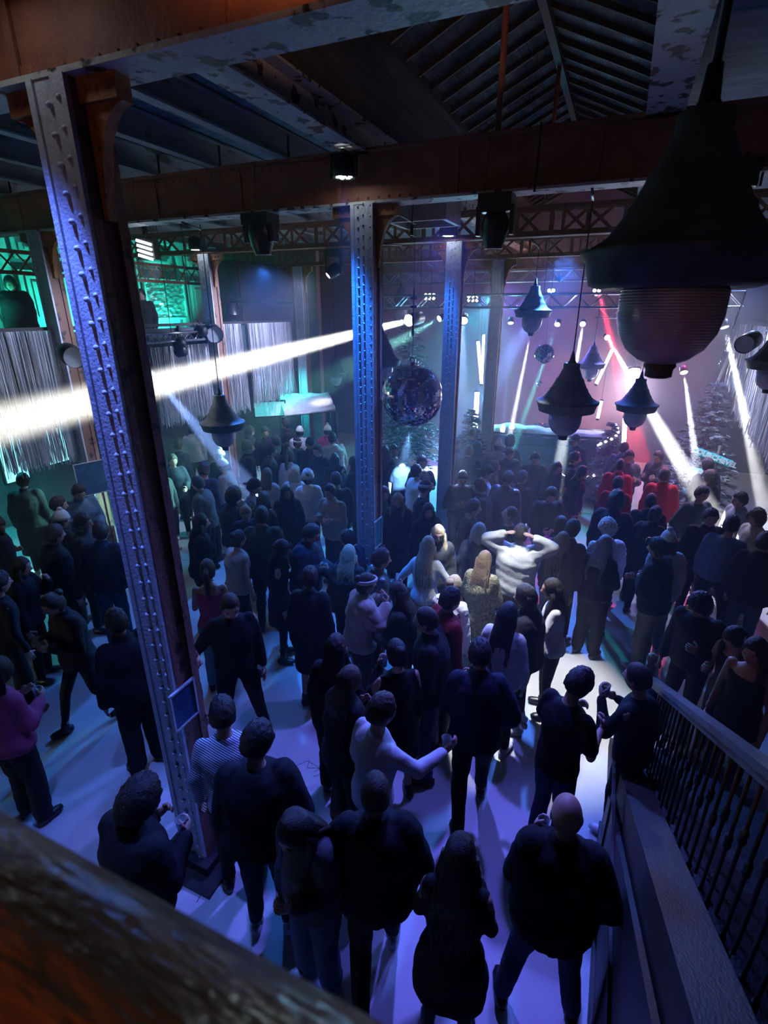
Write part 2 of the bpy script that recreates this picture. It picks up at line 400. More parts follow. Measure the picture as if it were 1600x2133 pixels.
for k in range(5): c.box((.447, 3.35-.6*k, .42), (.014, .05, .84))
c.box((.447, 1.95, .06), (.02, 3.5, .12)); c.box((.447, 1.95, .86), (.02, 3.5, .05))
rel(c, e).build('side_panelling', M_DWOOD, e)
e = empty('stair_railing', (.7, 2.4, 1.0), 'black iron baluster railing with a broad wooden handrail beside the stairs', 'railing')
h = MB()
for (w, hh, dz) in ((.085, .035, .0), (.06, .05, -.035)): h.beam((.72, 4.72, stz(4.72)+.98+dz), (.72, .2, stz(.2)+.98+dz), w, hh)
rel(h, e).build('handrail', mat('handrail_wood', (.17, .20, .19), .3, 0, (.10, .12, .12), 4, stretch=(6, 1, 6)), e)
for i in range(36):
    y = 4.62-.115*i; zb = stz(y)+.1
    b = MB().tube([(.72, y, zb), (.72, y, zb+.86)], .0085, 8)
    b.lathe([(.009, -.045), (.017, -.02), (.013, 0), (.017, .02), (.009, .045)], (.72, y, zb+(.42 if i % 2 else .52)), 8)
    b.lathe([(.014, 0), (.014, .03), (.009, .05)], (.72, y, zb), 8)
    rel(b, e).build('baluster', M_IRON, e, True)
nb = MB().box((.72, 4.78, .55), (.08, .08, 1.1)).lathe([(.03, 0), (.05, .04), (.04, .09), (.01, .11)], (.72, 4.78, 1.1), 12)
rel(nb, e).build('newel_post', mat('newel_wood', (.30, .26, .22), .45, 0, (.2, .16, .13), 8), e)
# ------------------------------------------------------------------ balcony rail right in front of the camera
e = empty('balcony_rail', (-.6, .14, 3.7), 'broad blurred varnished balcony rail crossing the bottom left corner', 'railing')
r = MB(); prof = [(-.02, -.17), (-.10, -.17), (-.125, -.13), (-.125, -.09), (-.105, -.05), (-.08, -.012), (-.04, .018), (.01, .034), (.05, .03), (.08, .012), (.085, -.02), (.075, -.05)]
xs = [-2.6+i*.1 for i in range(34)]; n = len(prof)
vs = [(x, .12+py, 3.75+pz) for x in xs for py, pz in prof]
r.add(vs, [(i*n+j, (i+1)*n+j, (i+1)*n+(j+1) % n, i*n+(j+1) % n) for i in range(len(xs)-1) for j in range(n)]+[tuple(range(n)), tuple(range(len(vs)-1, len(vs)-n-1, -1))])
rel(r, e).build('handrail', mat('varnished_rail_wood', (.30, .19, .13), .22, 0, (.16, .09, .06), 9, .3, .7, .35, 24, stretch=(.6, 3, 3), spec=.8), e, True)
for i in range(15):
    b = MB().tube([(-2.3+i*.16, .13, 2.95), (-2.3+i*.16, .13, 3.68)], .01, 8)
    rel(b, e).build('baluster', M_IRON, e, True)
struct('trim_9', MB().box((-2.2, -1.78, 2.93), (8.6, 3.9, .2)), M_DWOOD)
# ------------------------------------------------------------------ pendant lamps
M_HOOD = mat('verdigris_enamel_hood', (.105, .125, .115), .55, .1, (.05, .06, .058), 12, .3, .7, .3, 60)
M_JAR = mat('ribbed_lamp_glass', (.62, .64, .72), .25, 0, (.5, .52, .6), 10, trans=.2, spec=.9)
_nt = M_JAR.node_tree; _w = nd(_nt, 'ShaderNodeTexWave'); _w.bands_direction = 'Z'; _w.inputs['Scale'].default_value = 34
_b = nd(_nt, 'ShaderNodeBump'); _b.inputs['Strength'].default_value = .35; _b.inputs['Distance'].default_value = .01
_nt.links.new(_nt.nodes['Texture Coordinate'].outputs['Object'], _w.inputs[0]); _nt.links.new(_w.outputs['Fac'], _b.inputs['Height']); _nt.links.new(_b.outputs[0], _nt.nodes['Principled BSDF'].inputs['Normal'])
def lamp(px, py, dpx, label, ztop=5.25, D=.60, rodr=.006, long=False):
    t = F*D/dpx; p = atd(px, py, t); s = D/2
    e = empty('pendant_lamp', p, label, 'lamp', 'industrial pendant lamps')
    hood = [(.20, 1.40), (.27, 1.38), (.27, 1.20), (.30, 1.16), (.40, .92), (.46, .86), (.48, .79), (.58, .58), (.63, .53), (.65, .46), (.79, .27), (.85, .22), (1.0, .13), (1.06, .12), (1.06, .07), (1.0, .01), (.93, -.24), (.80, -.28), (.56, -.26), (.52, -.1)]
    MB().lathe([(r*s, z*s) for r, z in hood], (0, 0, 0), 48).build('hood', M_HOOD, e, True)
    jar = [(.51, -.2), (.56, -.30), (.56, -.58), (.52, -.76), (.42, -.94), (.27, -1.06), (.16, -1.10)]
    j = MB().lathe([(r*s, z*s) for r, z in jar], (0, 0, 0), 40).build('glass_jar', M_JAR, e, True)
    MB().lathe([(.16*s, -1.08*s), (.18*s, -1.13*s), (.15*s, -1.17*s), (.15*s, -1.25*s), (.1*s, -1.27*s)], (0, 0, 0), 20).build('jar_cap', M_HOOD, j, True)
    MB().lathe([(.05, .0), (.03, .03), (rodr*1.6, .12)], (0, 0, 1.38*s), 16).build('cable_gland', M_DARK, e, True)
    MB().tube([(0, 0, 1.38*s), (0, 0, ztop-p.z)], rodr, 8).build('cable', M_DARK, e, True)
    if ztop < 6: hp3 = hang_pts(p); MB().tube(hp3[1:], .012, 8).build('support_pipe', M_DARK, e, True)
    return p
lamp(1415, 545, 372, 'huge dark pendant lamp hanging close to the camera at top right', ztop=7.1, rodr=.014)
lamp(1181, 842, 119, 'grey-green pendant lamp left of the smaller red-lit one')
lamp(464, 884, 87, 'green-lit pendant lamp hanging over the crowd in front of the left tinsel')
lamp(1110, 651, 73, 'dark pendant lamp hanging above the small mirror ball')
lamp(1326, 846, 80, 'red-tinted pendant lamp hanging below the huge lamp')
lamp(835, 638, 50, 'small pendant lamp glowing in front of the bright white beam')
lamp(1232, 760, 54, 'hazy pale pendant lamp hanging behind the dark cable')
lamp(699, 778, 46, 'faint hazy pendant lamp just left of the middle column')
lamp(797, 752, 76, 'dark pendant lamp half hidden behind the middle column beside the mirror ball')
lamp(1612, 756, 98, 'dark blue pendant lamp cut off by the right edge of the photo')
# ------------------------------------------------------------------ mirror balls
M_MIR = mat('mirror_tiles', (.95, .95, .97), .04, 1.0, (.8, .8, .85), 40)
def mirror_ball(px, py, dpx, D, label, ztop, nr=44, fancy=True):
    p = atd(px, py, F*D/dpx); r = D/2
    e = empty('mirror_ball', p, label, 'mirror ball')
    rnd = random.Random(3); mb = MB()
    for i in range(nr):
        th0, th1 = math.pi*i/nr, math.pi*(i+1)/nr; nc = max(6, int(2*nr*math.sin((th0+th1)/2)))
        for j in range(nc):
            a0, a1 = 2*math.pi*(j+.04)/nc, 2*math.pi*(j+.96)/nc
            t0, t1 = th0+.04*math.pi/nr, th1-.04*math.pi/nr
            q = [Vector((math.sin(t)*math.cos(a), math.sin(t)*math.sin(a), math.cos(t)))*r for t, a in ((t0, a0), (t1, a0), (t1, a1), (t0, a1))]
            c = sum(q, Vector())/4; ax = Vector((rnd.gauss(0, 1), rnd.gauss(0, 1), rnd.gauss(0, 1))).normalized()
            M = Matrix.Rotation(rnd.gauss(0, .011), 3, ax)
            mb.add([c+M @ (v-c) for v in q], [(0, 1, 2, 3)])
    mb.build('mirror_tiles', M_MIR, e)
    MB().ell((0, 0, 0), (r*.985, r*.985, r*.985), 48, 32).build('ball_core', mat('ball_core_grey', (.1, .1, .1), .5), e, True)
    if fancy:
        MB().tube([(0, 0, r-.01), (0, 0, r+.03)], .03, 16).build('top_cap', M_DARK, e)
        h = MB().tube([(.03*math.cos(a/12*6.283), 0, r+.055+.03*math.sin(a/12*6.283)) for a in range(13)], .007, 8, False); h.build('hanging_ring', M_IRON, e, True)
        k = MB(); z = r+.09
        k.tube([(0, 0, z), (0, 0, z+.25)], .004, 6); k.lathe([(.008, 0), (.022, .04), (.012, .12), (.02, .2), (.008, .3)], (0, 0, z+.25), 12)
        k.lathe([(.01, 0), (.045, .01), (.045, .03), (.01, .04)], (0, 0, z+.58), 16).lathe([(.01, 0), (.045, .01), (.045, .03), (.01, .04)], (0, 0, z+.68), 16)
        k.tube([(0, 0, z+.5), (0, 0, z+.8)], .01, 8).tube([(0, 0, z+.8), (0, 0, ztop-p.z)], .0035, 6)
        k.tube(hang_pts(p)[1:], .012, 8)
        k.build('suspension', M_IRON, e, True)
    else:
        MB().tube([(0, 0, r-.01), (0, 0, ztop-p.z)], .004, 6).tube(hang_pts(p)[1:], .012, 8).build('cable', M_DARK, e)
    return p
mirror_ball(858, 825, 127, .8, 'big mirror ball hanging between the middle column and the one behind', 5.25)
mirror_ball(1134, 737, 40, .4, 'small mirror ball hanging right of the hazy column', 5.25, 20, False)
mirror_ball(1123, 799, 15, .2, 'tiny mirror ball hanging low over the mixing desk', 5.25, 12, False)
# ------------------------------------------------------------------ moving heads and other fixtures
def emis(name, c, s): return mat(name, (.8, .8, .8), .5, emit=c, es=s)
M_LENS_W = emis('lit_lens_white', (.85, .92, 1), 30); M_LENS_B = emis('lit_lens_blue', (.45, .6, 1), 18)
def moving_head(lens, tgt, ztop, label, ml, s=1.0):
    e = empty('moving_head', (lens.x, lens.y, lens.z), label, 'stage light', 'moving head lights')
    d = (Vector(tgt)-lens).normalized(); Rm = d.to_track_quat('-Z', 'Y').to_matrix()
    prof = [(.02, .36), (.10, .35), (.14, .28), (.15, .20), (.13, .08), (.095, -.0), (.10, -.015), (.085, -.02), (.08, .01)]
    MB().lathe([(r*s, z*s) for r, z in prof], (0, 0, 0), 28, Rm, cap=False).build('lamp_head', M_DARK, e, True)
    MB().lathe([(.001, .0), (.07*s, -.002), (.078*s, .005)], (0, 0, 0), 24, Rm, cap=False).build('lens', ml, e)
    ctr = Rm @ Vector((0, 0, .2*s)); zy = ztop-lens.z-.14*s
    y = MB()
    for a in (-1, 1):
        y.box((ctr.x+a*.185*s, ctr.y, (ctr.z+zy)/2-.02), (.045*s, .12*s, abs(zy-ctr.z)+.12*s))
    y.box((ctr.x, ctr.y, zy), (.42*s, .14*s, .05*s)); y.build('yoke', M_DARK, e)
    b = MB().box((ctr.x, ctr.y, zy+.085*s), (.36*s, .26*s, .12*s)); b.tube([(ctr.x, ctr.y, zy+.1*s), (ctr.x, ctr.y, ztop-lens.z)], .02, 8); b.build('base', M_DARK, e)
    return e
moving_head(MH_WHITE, (MH_WHITE.x-.1, MH_WHITE.y+.1, 0), Z1-.03, 'black moving head under the plate girder throwing a white beam straight down', M_LENS_W, .85)
moving_head(MH_BLUE, (MH_BLUE.x+.1, MH_BLUE.y+.1, 0), Z1-.03, 'black moving head with a dim blue lens under the plate girder at left', M_LENS_B, .95)
moving_head(MH_BACK, tg, Z1-.03, 'small moving head left of the middle column aiming a blue beam down left', M_LENS_W, .75)
def par_down(X, Y, z, label, power, zt=0, ang=30, col=(.10, .28, 1)):
    e = empty('wash_light', (X, Y, z), label, 'stage light', 'small LED wash lights')
    MB().lathe([(.06, .2), (.1, .19), (.115, .05), (.115, 0), (.1, 0), (.095, .01)], (0, 0, 0), 20, None, False).build('can', M_DARK, e, True)
    for k in range(6):
        a = k*math.pi/3+.3; r = .06 if k < 5 else 0
        MB().lathe([(.001, 0), (.02, .0), (.02, .01)], (r*math.cos(a), r*math.sin(a), .003), 10, None, False).build('led', M_LENS_W, e)
    MB().box((0, .07, .22), (.03, .2, .03)).box((.13, 0, .1), (.015, .04, .2)).box((-.13, 0, .1), (.015, .04, .2)).box((0, 0, .2), (.27, .04, .015)).build('bracket', M_DARK, e)
    spot('wash_light_lamp', (X, Y, z-.01), (X, Y+.10+(.06 if zt else 0), 0), power, col, ang, .7, .05)
par_down(-2.68, 5.55-.33, 5.44, 'wash light on top of the middle column lighting its front blue', 1100, col=(.02, .19, 1))
par_down(-2.65, 8.9-.3, 5.30, 'wash light on top of the column right behind the mirror ball', 450, col=(.02, .19, 1))
par_down(-7.6, 8.9-.3, 5.30, 'wash light on top of the grey gallery column beside a hanging cable', 50)
par_down(-2.72, 2.2-.42, 5.62, 'wash light high on the near column lighting its flange blue', 620, 1, 40, (.11, .20, 1))
p = atY(1542, 392, 5.5); par_down(p.x, p.y, p.z, 'wash light under the plate girder beside the huge pendant lamp', 30)
# led strobe panel at the upper left
p = atd(301, 520, 7.6); e = empty('strobe_panel', p, 'bright white LED strobe panel hanging behind the near column', 'stage light')
MB().box((0, .06, .02), (.34, .1, .3)).box((0, .06, (5.9-p.z)/2+.1), (.05, .05, 5.9-p.z-.2)).build('housing', M_DARK, e)
M_ST = emis('strobe_white', (.8, .88, 1), 14)
for k in range(4): MB().box((0, .0, -.1+.065*k), (.28, .012, .032), Matrix.Rotation(.25, 3, 'Y')).build('led_strip', M_ST, e)
# par cans
def par_can(px, py, t, tgtpx, label, s=1.0, face=(.5, .55, .6)):
    p = atd(px, py, t); q = atd(*tgtpx); Rm = (q-p).to_track_quat('-Z', 'Y').to_matrix()
    e = empty('par_can', p, label, 'stage light', 'big round spotlight cans')
    MB().lathe([(.06*s, .22*s), (.13*s, .2*s), (.15*s, .15*s), (.15*s, -.18*s), (.145*s, -.18*s), (.14*s, .0)], (0, 0, 0), 28, Rm, False).build('can', M_DARK, e, True)
    MB().lathe([(.001, -.15*s), (.142*s, -.16*s)], (0, 0, 0), 28, Rm, False).build('front_glass', mat('frosted_front_glass', face, .4), e)
    return p
par_can(443, 692, 10.3, (470, 720, 9.6), 'round can with pale face on the gallery edge beside the grey column', 1.1)
par_can(148, 740, 7.0, (200, 770, 6.4), 'round can hanging behind the near column at left', .95)
p = par_can(1560, 712, 7.8, (1480, 760, 7.2), 'round can with teal rim hanging on chains at the right', .9, (.1, .6, .6))
for dx, sg in ((-.1, .25), (.08, .4)):
    mb = MB(); pts = [p+Vector((dx, 0, 1.5))+Vector((dx*k/10*2, 0, -1.5*k/10-sg*math.sin(math.pi*k/20))) for k in range(0, 12)]
    for i in range(60):
        a = i/60*(len(pts)-1); k = int(a); q = pts[k].lerp(pts[k+1], a-k)
        M = Matrix.Rotation(i % 2*1.57, 3, 'Z')
        mb.tube([q+M @ Vector((.012*math.cos(t/8*6.283), 0, .02*math.sin(t/8*6.283))) for t in range(9)], .004, 5, False)
    tag(mb.build('hanging_chain', M_ALU), 'steel chain looping down to the round can at the right, %s of two' % ('left' if dx < 0 else 'right'), 'chain')
# hanging white ceiling frame
p = atY(885, 440, 6.6); e = empty('duct_frame', p, 'square pale duct frame hanging under the girder right of the middle column', 'duct')
f = MB()
for a, b, c, d in ((0, -.28, .7, .05), (0, .28, .7, .05)): f.box((a, b, 0), (c, d, .28))
for a in (-.33, .33): f.box((a, 0, 0), (.05, .6, .28))
f.build('frame', mat('galvanised_duct', (.42, .38, .38), .5, .2), e)
k = MB()
for a in (-.33, .33): k.tube([(a, .2, .1), (a, .2, 5.9-p.z)], .008, 6)
k.build('hanger_rod', M_DARK, e)
p = atY(858, 470, 5.66); tag(MB().tube([p+Vector((0, 0, .7)), p+Vector((.01, 0, .2)), p], .006, 6).tube([p, p-Vector((0, 0, .09))], .018, 8).build('cable_connector', M_DARK), 'black hanging cable end with a plug in front of the duct frame', 'cable')
# black band round the long girder and thin cables
p = atY(1125, 290, 5.42); q = atY(1113, 400, 5.42)
tag(MB().tube([p+Vector((0, .0, .12)), p, q], .011, 8).build('cable_drop', M_DARK), 'black cable strapped over the long plate girder left of the huge lamp', 'cable')
for a, b in (((1022, 285), (1010, 400)), ((278, 372), (280, 455)), ((530, 335), (531, 420))):
    tag(MB().tube([atY(*a, 5.43), atY(*b, 5.43)], .003, 6).build('thin_wire', M_DARK), 'thin wire across the plate girder face, %s' % {1022: 'right of the middle column', 278: 'right behind the near column', 530: 'halfway between the two front columns'}[a[0]], 'wire')
p = atY(655, 262, 4.6); tag(MB().tube([atz(577, 237, 5.84), atz(610, 250, 5.84), atz(690, 288, 5.84)], .012, 8).build('conduit', M_DARK), 'bent black conduit fixed under the left ceiling boards', 'pipe')
# ------------------------------------------------------------------ trusses
def truss(a, b, w, label, n=None):
    a, b = Vector(a), Vector(b); mid = (a+b)/2; e = empty('lighting_truss', mid, label, 'truss'); d = (b-a); L = d.length; d.normalize()
    side = Vector((0, 1, 0)) if abs(d.x) > .5 else Vector((1, 0, 0)); up = Vector((0, 0, 1))
    c = MB(); cs = [(0, 0), (w, 0), (0, w), (w, w)]
    for u, v in cs: c.tube([a+side*u+up*v-mid, b+side*u+up*v-mid], .022, 8)
    c.build('chords', M_ALU, e, True)
    k = MB(); n = n or int(L/(w*1.0))
    for i in range(n):
        p0 = a+d*(L*i/n); p1 = a+d*(L*(i+1)/n)
        for u in (0, w):
            s0, s1 = (0, w) if i % 2 else (w, 0)
            k.tube([p0+side*u+up*s0-mid, p1+side*u+up*s1-mid], .011, 6)
        k.tube([p0+side*(w if i % 2 else 0)+up*w-mid, p1+side*(0 if i % 2 else w)+up*w-mid], .011, 6)
    k.build('diagonals', M_ALU, e)
    k = MB()
    for f_ in (.12, .5, .88):
        p0 = a+(b-a)*f_-mid+side*w*.5+up*w; k.tube([p0, (p0.x, p0.y, 5.9-mid.z)], .006, 6)
    k.build('hanging_rods', M_DARK, e)
q0, q1 = atY(800, 641, 11.2), atY(1549, 637, 11.2)
truss((q0.x, 11.2, q0.z), (q1.x, 11.2, q0.z), .24, 'aluminium lighting truss crossing behind the dark pendant lamps, the lower one')
q0, q1 = atY(790, 592, 13.6), atY(1545, 590, 13.6)
truss((q0.x, 13.6, q0.z), (q1.x+.5, 13.6, q0.z), .24, 'aluminium lighting truss farther back above the lower one')
q0 = atY(1240, 662, 14.8); truss((q0.x, 14.8, q0.z), (q0.x+1.6, 14.8, q0.z), .28, 'short truss section glowing red behind the thin red beam')
# left lighting bar on the gallery edge
a, b = atX(285, 705, -7.5), atX(395, 700, -7.5)
truss((-7.55, a.y, 3.72), (-7.55, b.y+.3, 3.72), .14, 'short dark truss bar with tangled cables on the left gallery edge')
for k, (px, py) in enumerate(((375, 715), (378, 732), (420, 690))):
    q = atX(px, py, -7.4); e = empty('small_spotlight', q, ('black spotlight clamped under the left gallery bar, the upper one', 'black spotlight clamped under the left gallery bar, the lower round one', 'black spotlight clamped at the far end of the left gallery bar')[k], 'stage light')
    MB().lathe([(.05, .1), (.09, .08), (.1, -.08), (.09, -.1)], (0, 0, 0), 16, Matrix.Rotation(1.1+.3*k, 3, 'Y')).build('can', M_DARK, e, True)
    MB().box((0, 0, .12), (.03, .2, .02)).tube([(0, 0, .12), (-.08, 0, .2)], .01, 6).build('bracket', M_DARK, e)
# ------------------------------------------------------------------ gallery railings, tinsel
M_TIN = mat('silver_tinsel', (.92, .93, .95), .3, .55, (.75, .77, .8), 60, .3, .7)
for n, (X, y0, y1, lb) in enumerate(((GL, 3.2, YG, 'dark gallery railing at left with tinsel hanging from it'), (GR, 6.0, 14.2, 'dark gallery railing at right behind the hanging silver strands'))):
    e = empty('gallery_railing', (X, (y0+y1)/2, 3.08), lb, 'railing')
    rel(MB().beam((X, y0, 3.99), (X, y1, 3.99), .07, .05), e).build('top_rail', M_DWOOD, e)
    sg = 1 if X < 0 else -1
    rel(MB().box((X-sg*.05, (y0+y1)/2, 3.5), (.03, y1-y0, .86)), e).build('infill_panel', mat('dark_fascia', (.03, .055, .065), .6), e)
    for k in range(int((y1-y0)/1.2)+1): rel(MB().box((X-sg*.0, y0+.05+k*1.2, 3.53), (.05, .05, .9)), e).build('post', M_IRON, e)
def tinsel(X, y0, y1, zt, zb0, zb1, label, n, seed, group):
    rnd = random.Random(seed); mb = MB(); c = Vector((X, (y0+y1)/2, zt))
    for i in range(n):
        y = y0+(y1-y0)*rnd.random(); f = (y-y0)/(y1-y0); zb = zb0+(zb1-zb0)*f+rnd.gauss(0, .05)
        x = rnd.gauss(0, .025); a = rnd.uniform(0, 3.14); w = .0046
        segs = 4; vs = []
        dx, dy = rnd.gauss(0, .02), rnd.gauss(0, .03)
        for k in range(segs+1):
            t = k/segs; z = zt+(zb-zt)*t; aa = a+t*rnd.uniform(.5, 2.5)
            cx_, cy_ = x+dx*t*t, y-c.y+dy*t*t
            vs += [(cx_-w*math.cos(aa), cy_-w*math.sin(aa), z-zt), (cx_+w*math.cos(aa), cy_+w*math.sin(aa), z-zt)]
        mb.add(vs, [(2*k, 2*k+1, 2*k+3, 2*k+2) for k in range(segs)])
    o = mb.build('tinsel_curtain', M_TIN); o.location = c; tag(o, label, 'curtain', group)
def yat(px, X): return atX(px, 690, X).y
XT = GL+.09
zb = lambda px, py: atX(px, py, XT).z
tinsel(XT, yat(-60, XT), yat(120, XT), 3.97, zb(0, 990), zb(120, 962), 'long silver tinsel curtain at the far left edge under the gallery', 520, 1, 'tinsel curtains')
tinsel(XT, yat(310, XT), yat(428, XT), 3.62, zb(320, 890), zb(428, 862), 'silver tinsel curtain right of the near column crossed by a blue beam', 520, 2, 'tinsel curtains')
tinsel(XT, yat(452, XT), yat(502, XT), 3.97, zb(460, 870), zb(502, 850), 'silver tinsel curtain behind the cable of the green-lit pendant lamp', 260, 3, 'tinsel curtains')
tinsel(XT, yat(518, XT), yat(604, XT), 3.97, zb(530, 843), zb(600, 820), 'pinkish lit tinsel curtain at the far end of the left gallery', 460, 4, 'tinsel curtains')
XT2 = GR-.1
def yr(px, py): return atX(px, py, XT2).y
tinsel(XT2, 7.2, 9.5, 3.97, 2.0, 2.05, 'thick silver tinsel curtain at the right edge of the photo', 620, 5, 'tinsel curtains')
tinsel(XT2, 9.5, 12.6, 3.97, 2.1, 2.35, 'brightly lit silver tinsel curtain behind the right white beam', 560, 6, 'tinsel curtains')
tinsel(XT2, 12.9, 14.1, 3.97, 2.6, 2.7, 'short distant tinsel strands left of the round can', 90, 7, 'tinsel curtains')
# bundle of strands swept toward the snowy tree
mb = MB(); rnd = random.Random(9)
p0 = atX(1535, 700, XT2)
for i in range(14):
    a = p0+Vector((rnd.gauss(0, .03), rnd.gauss(0, .1), 0)); b = atX(1535, 700, XT2)+Vector((-.25, .1, -.9)); c_ = atd(1470+rnd.uniform(-4, 6), 842+rnd.uniform(-6, 6), 12.6)
    b = a.lerp(c_, .55)+Vector((0, 0, -.35+rnd.gauss(0, .05)))
    mb.tube([a*(1-t)*(1-t)+b*2*t*(1-t)+c_*t*t for t in [k/10 for k in range(11)]], .006, 4, False)
tag(mb.build('tinsel_bundle', M_TIN), 'gathered bundle of silver strands sweeping down to the snowy tree', 'curtain', kind='stuff')
# ------------------------------------------------------------------ gallery objects
y0, y1 = atX(490, 600, -8.3).y, atX(606, 600, -8.3).y
e = empty('loudspeaker_stack', (-8.55, (y0+y1)/2, 3.08), 'tall black loudspeaker stack standing on the left gallery behind the rail', 'loudspeaker')
hh = atX(490, 540, -8.3).z-3.08
MB().box((0, 0, hh*.3), (.55, y1-y0, hh*.58)).box((0, 0, hh*.8), (.55, y1-y0, hh*.38)).build('cabinet', M_DARK, e)
MB().box((.29, 0, hh*.3), (.02, (y1-y0)*.9, hh*.5)).box((.29, 0, hh*.8), (.02, (y1-y0)*.9, hh*.32)).build('grille', mat('speaker_grille', (.02, .02, .02), .8, bump=.5, bscale=200), e)
p = atX(485, 668, -7.86); e = empty('table_lamp', (p.x, p.y, 4.02), 'small table lamp with a black shade standing on the gallery ledge', 'lamp')
MB().lathe([(.07, 0), (.07, .012), (.015, .02), (.012, .06), (.03, .09), (.012, .12), (.012, .15)], (0, 0, 0), 16).build('base', M_IRON, e, True)
MB().lathe([(.155, .13), (.1, .37), (.098, .37), (.153, .13)], (0, 0, 0), 24, None, False).build('lamp_shade', M_DARK, e, True)
e = empty('foil_poster', (XL+.16, (atX(306, 620, XL+.16).y+atX(383, 620, XL+.16).y)/2, 4.6), 'square crumpled foil panel on the teal gallery wall', 'poster')
mb = MB(); ya, yb_ = atX(306, 620, XL+.16).y, atX(386, 620, XL+.16).y; zt_, zb_ = atX(345, 584, XL+.16).z, atX(345, 664, XL+.16).z
n = 24; vs = [(noise.noise(Vector((i*.5, j*.5, 2)))*.05, ya+(yb_-ya)*i/n-e.location.y, zb_+(zt_-zb_)*j/n-4.6) for j in range(n+1) for i in range(n+1)]
mb.add(vs, [(j*(n+1)+i, j*(n+1)+i+1, (j+1)*(n+1)+i+1, (j+1)*(n+1)+i) for j in range(n) for i in range(n)]); mb.build('foil', mat('crumpled_foil', (.6, .65, .65), .3, .8), e)
mb = MB(); w_ = yb_-ya; h_ = zt_-zb_
for a, b, c, d in ((0, h_/2, w_+.1, .05), (0, -h_/2, w_+.1, .05)): mb.box((.0, a, b+(zt_+zb_)/2-4.6), (.06, c, d))
for s in (-1, 1): mb.box((0, s*w_/2, (zt_+zb_)/2-4.6), (.06, .05, h_))
mb.build('frame', pan, e)
# lit panels under the gallery
M_BL = emis('teal_backlight', (.25, .85, 1.0), 1.8)
for k, (px, py, sy, sz, lb) in enumerate(((26, 952, .45, 1.0, 'bright white-teal lit panel seen under the tinsel at the left edge'), (118, 928, .5, .75, 'second lit panel under the tinsel nearer the near column'), (562, 852, .75, .35, 'small teal-lit bar sign left of the snow-covered hut'), (150, 742, .4, .45, 'pale lit notice board behind the near column'))):
    q = atX(px, py, XL+.07) if k != 2 and k != 3 else atd(px, py, 13.3 if k == 2 else 8.5)
    e = empty('lit_panel', q, lb, 'light panel')
    MB().box((0, 0, 0), (.03, sy, sz)).build('panel', M_BL if k < 2 else emis('bar_sign_teal', (.03, .55, .55), .9) if k == 2 else mat('pale_board', (.4, .5, .55), .6), e); MB().box((-.03, 0, 0), (.05, sy+.08, sz+.08)).build('frame', M_DARK, e)
    if k == 2: e.rotation_euler.z = R(-50)
# framed picture on the gallery column side and on the two columns
def picture(px, py, Y=None, X=None, w=.2, h=.28, label='', rz=0, c=(.03, .08, .16)):
    q = atY(px, py, Y) if Y else atX(px, py, X)
    e = empty('framed_notice', q, label, 'sign', rz=rz)
    MB().box((0, 0, 0), (w, .012, h)).build('sheet', mat('notice_sheet_%d' % px, c, .25), e)
    f = MB()
    for s in (-1, 1): f.box((s*w/2, -.004, 0), (.014, .02, h+.014)); f.box((0, -.004, s*h/2), (w, .02, .014))
    f.build('frame', mat('pale_frame', (.45, .5, .52), .4), e)
picture(383, 1468, X=-2.62+CW+.03, w=.22, h=.30, label='dark blue notice in a thin pale frame low on the near column', rz=math.pi/2)
picture(787, 1110, X=-2.62+CW+.03, w=.22, h=.36, label='teal notice on the side of the middle column', rz=math.pi/2, c=(.03, .25, .25))
picture(191, 996, X=-7.35, w=.45, h=.52, label='pale framed notice on the dark wall left of the near column', rz=math.pi/2-.3, c=(.05, .12, .2))
# ------------------------------------------------------------------ ski hut bar at the far left
q = [atd(583, 830, 13.9), atd(684, 823, 13.9), atd(699, 857, 12.7), atd(592, 869, 12.7)]
c = sum(q, Vector())/4; e = empty('ski_hut_bar', (c.x, c.y, 0), 'small ski hut bar with a snow-covered roof at the back left', 'bar')
L = Vector(e.location); mb = MB(); n = 14; vs = []
for dz in (.09, 0):
    for j in range(n+1):
        for i in range(n+1):
            u, v = i/n, j/n; pt = (q[0]*(1-u)+q[1]*u)*(1-v)+(q[3]*(1-u)+q[2]*u)*v
            bump = noise.noise(pt*4)*.07 if dz else 0
            vs.append(pt-L+Vector((0, 0, dz+bump)))
N = (n+1)**2; fs = []
for j in range(n):
    for i in range(n):
        a = j*(n+1)+i; fs.append((a, a+n+1, a+n+2, a+1)); fs.append((N+a, N+a+1, N+a+n+2, N+a+n+1))
edge = [i for i in range(n+1)]+[j*(n+1)+n for j in range(1, n+1)]+[n*(n+1)+i for i in range(n-1, -1, -1)]+[j*(n+1) for j in range(n-1, 0, -1)]
for i in range(len(edge)): a, b = edge[i], edge[(i+1) % len(edge)]; fs.append((a, b, N+b, N+a))
mb.add(vs, fs); M_SNOW = mat('decor_snow', (.8, .82, .86), .6, 0, (.66, .68, .74), 9, bump=.5, bscale=25)
mb.build('snowy_roof', M_SNOW, e, True)
for pt in (q[0], q[1], q[2], q[3]): MB().beam(pt-L, Vector((pt.x, pt.y, 0))-L, .08, .08, Vector((0, 1, 0))).build('post', M_WOOD, e)
b = (q[3]+q[2])/2; mb = MB(); mb.beam(Vector((q[3].x, q[3].y, .55))-L, Vector((q[2].x, q[2].y, .55))-L, .3, 1.1); mb.build('counter', mat('hut_counter', (.05, .2, .35), .6, 0, (.03, .12, .22), 14, .3, .7), e)
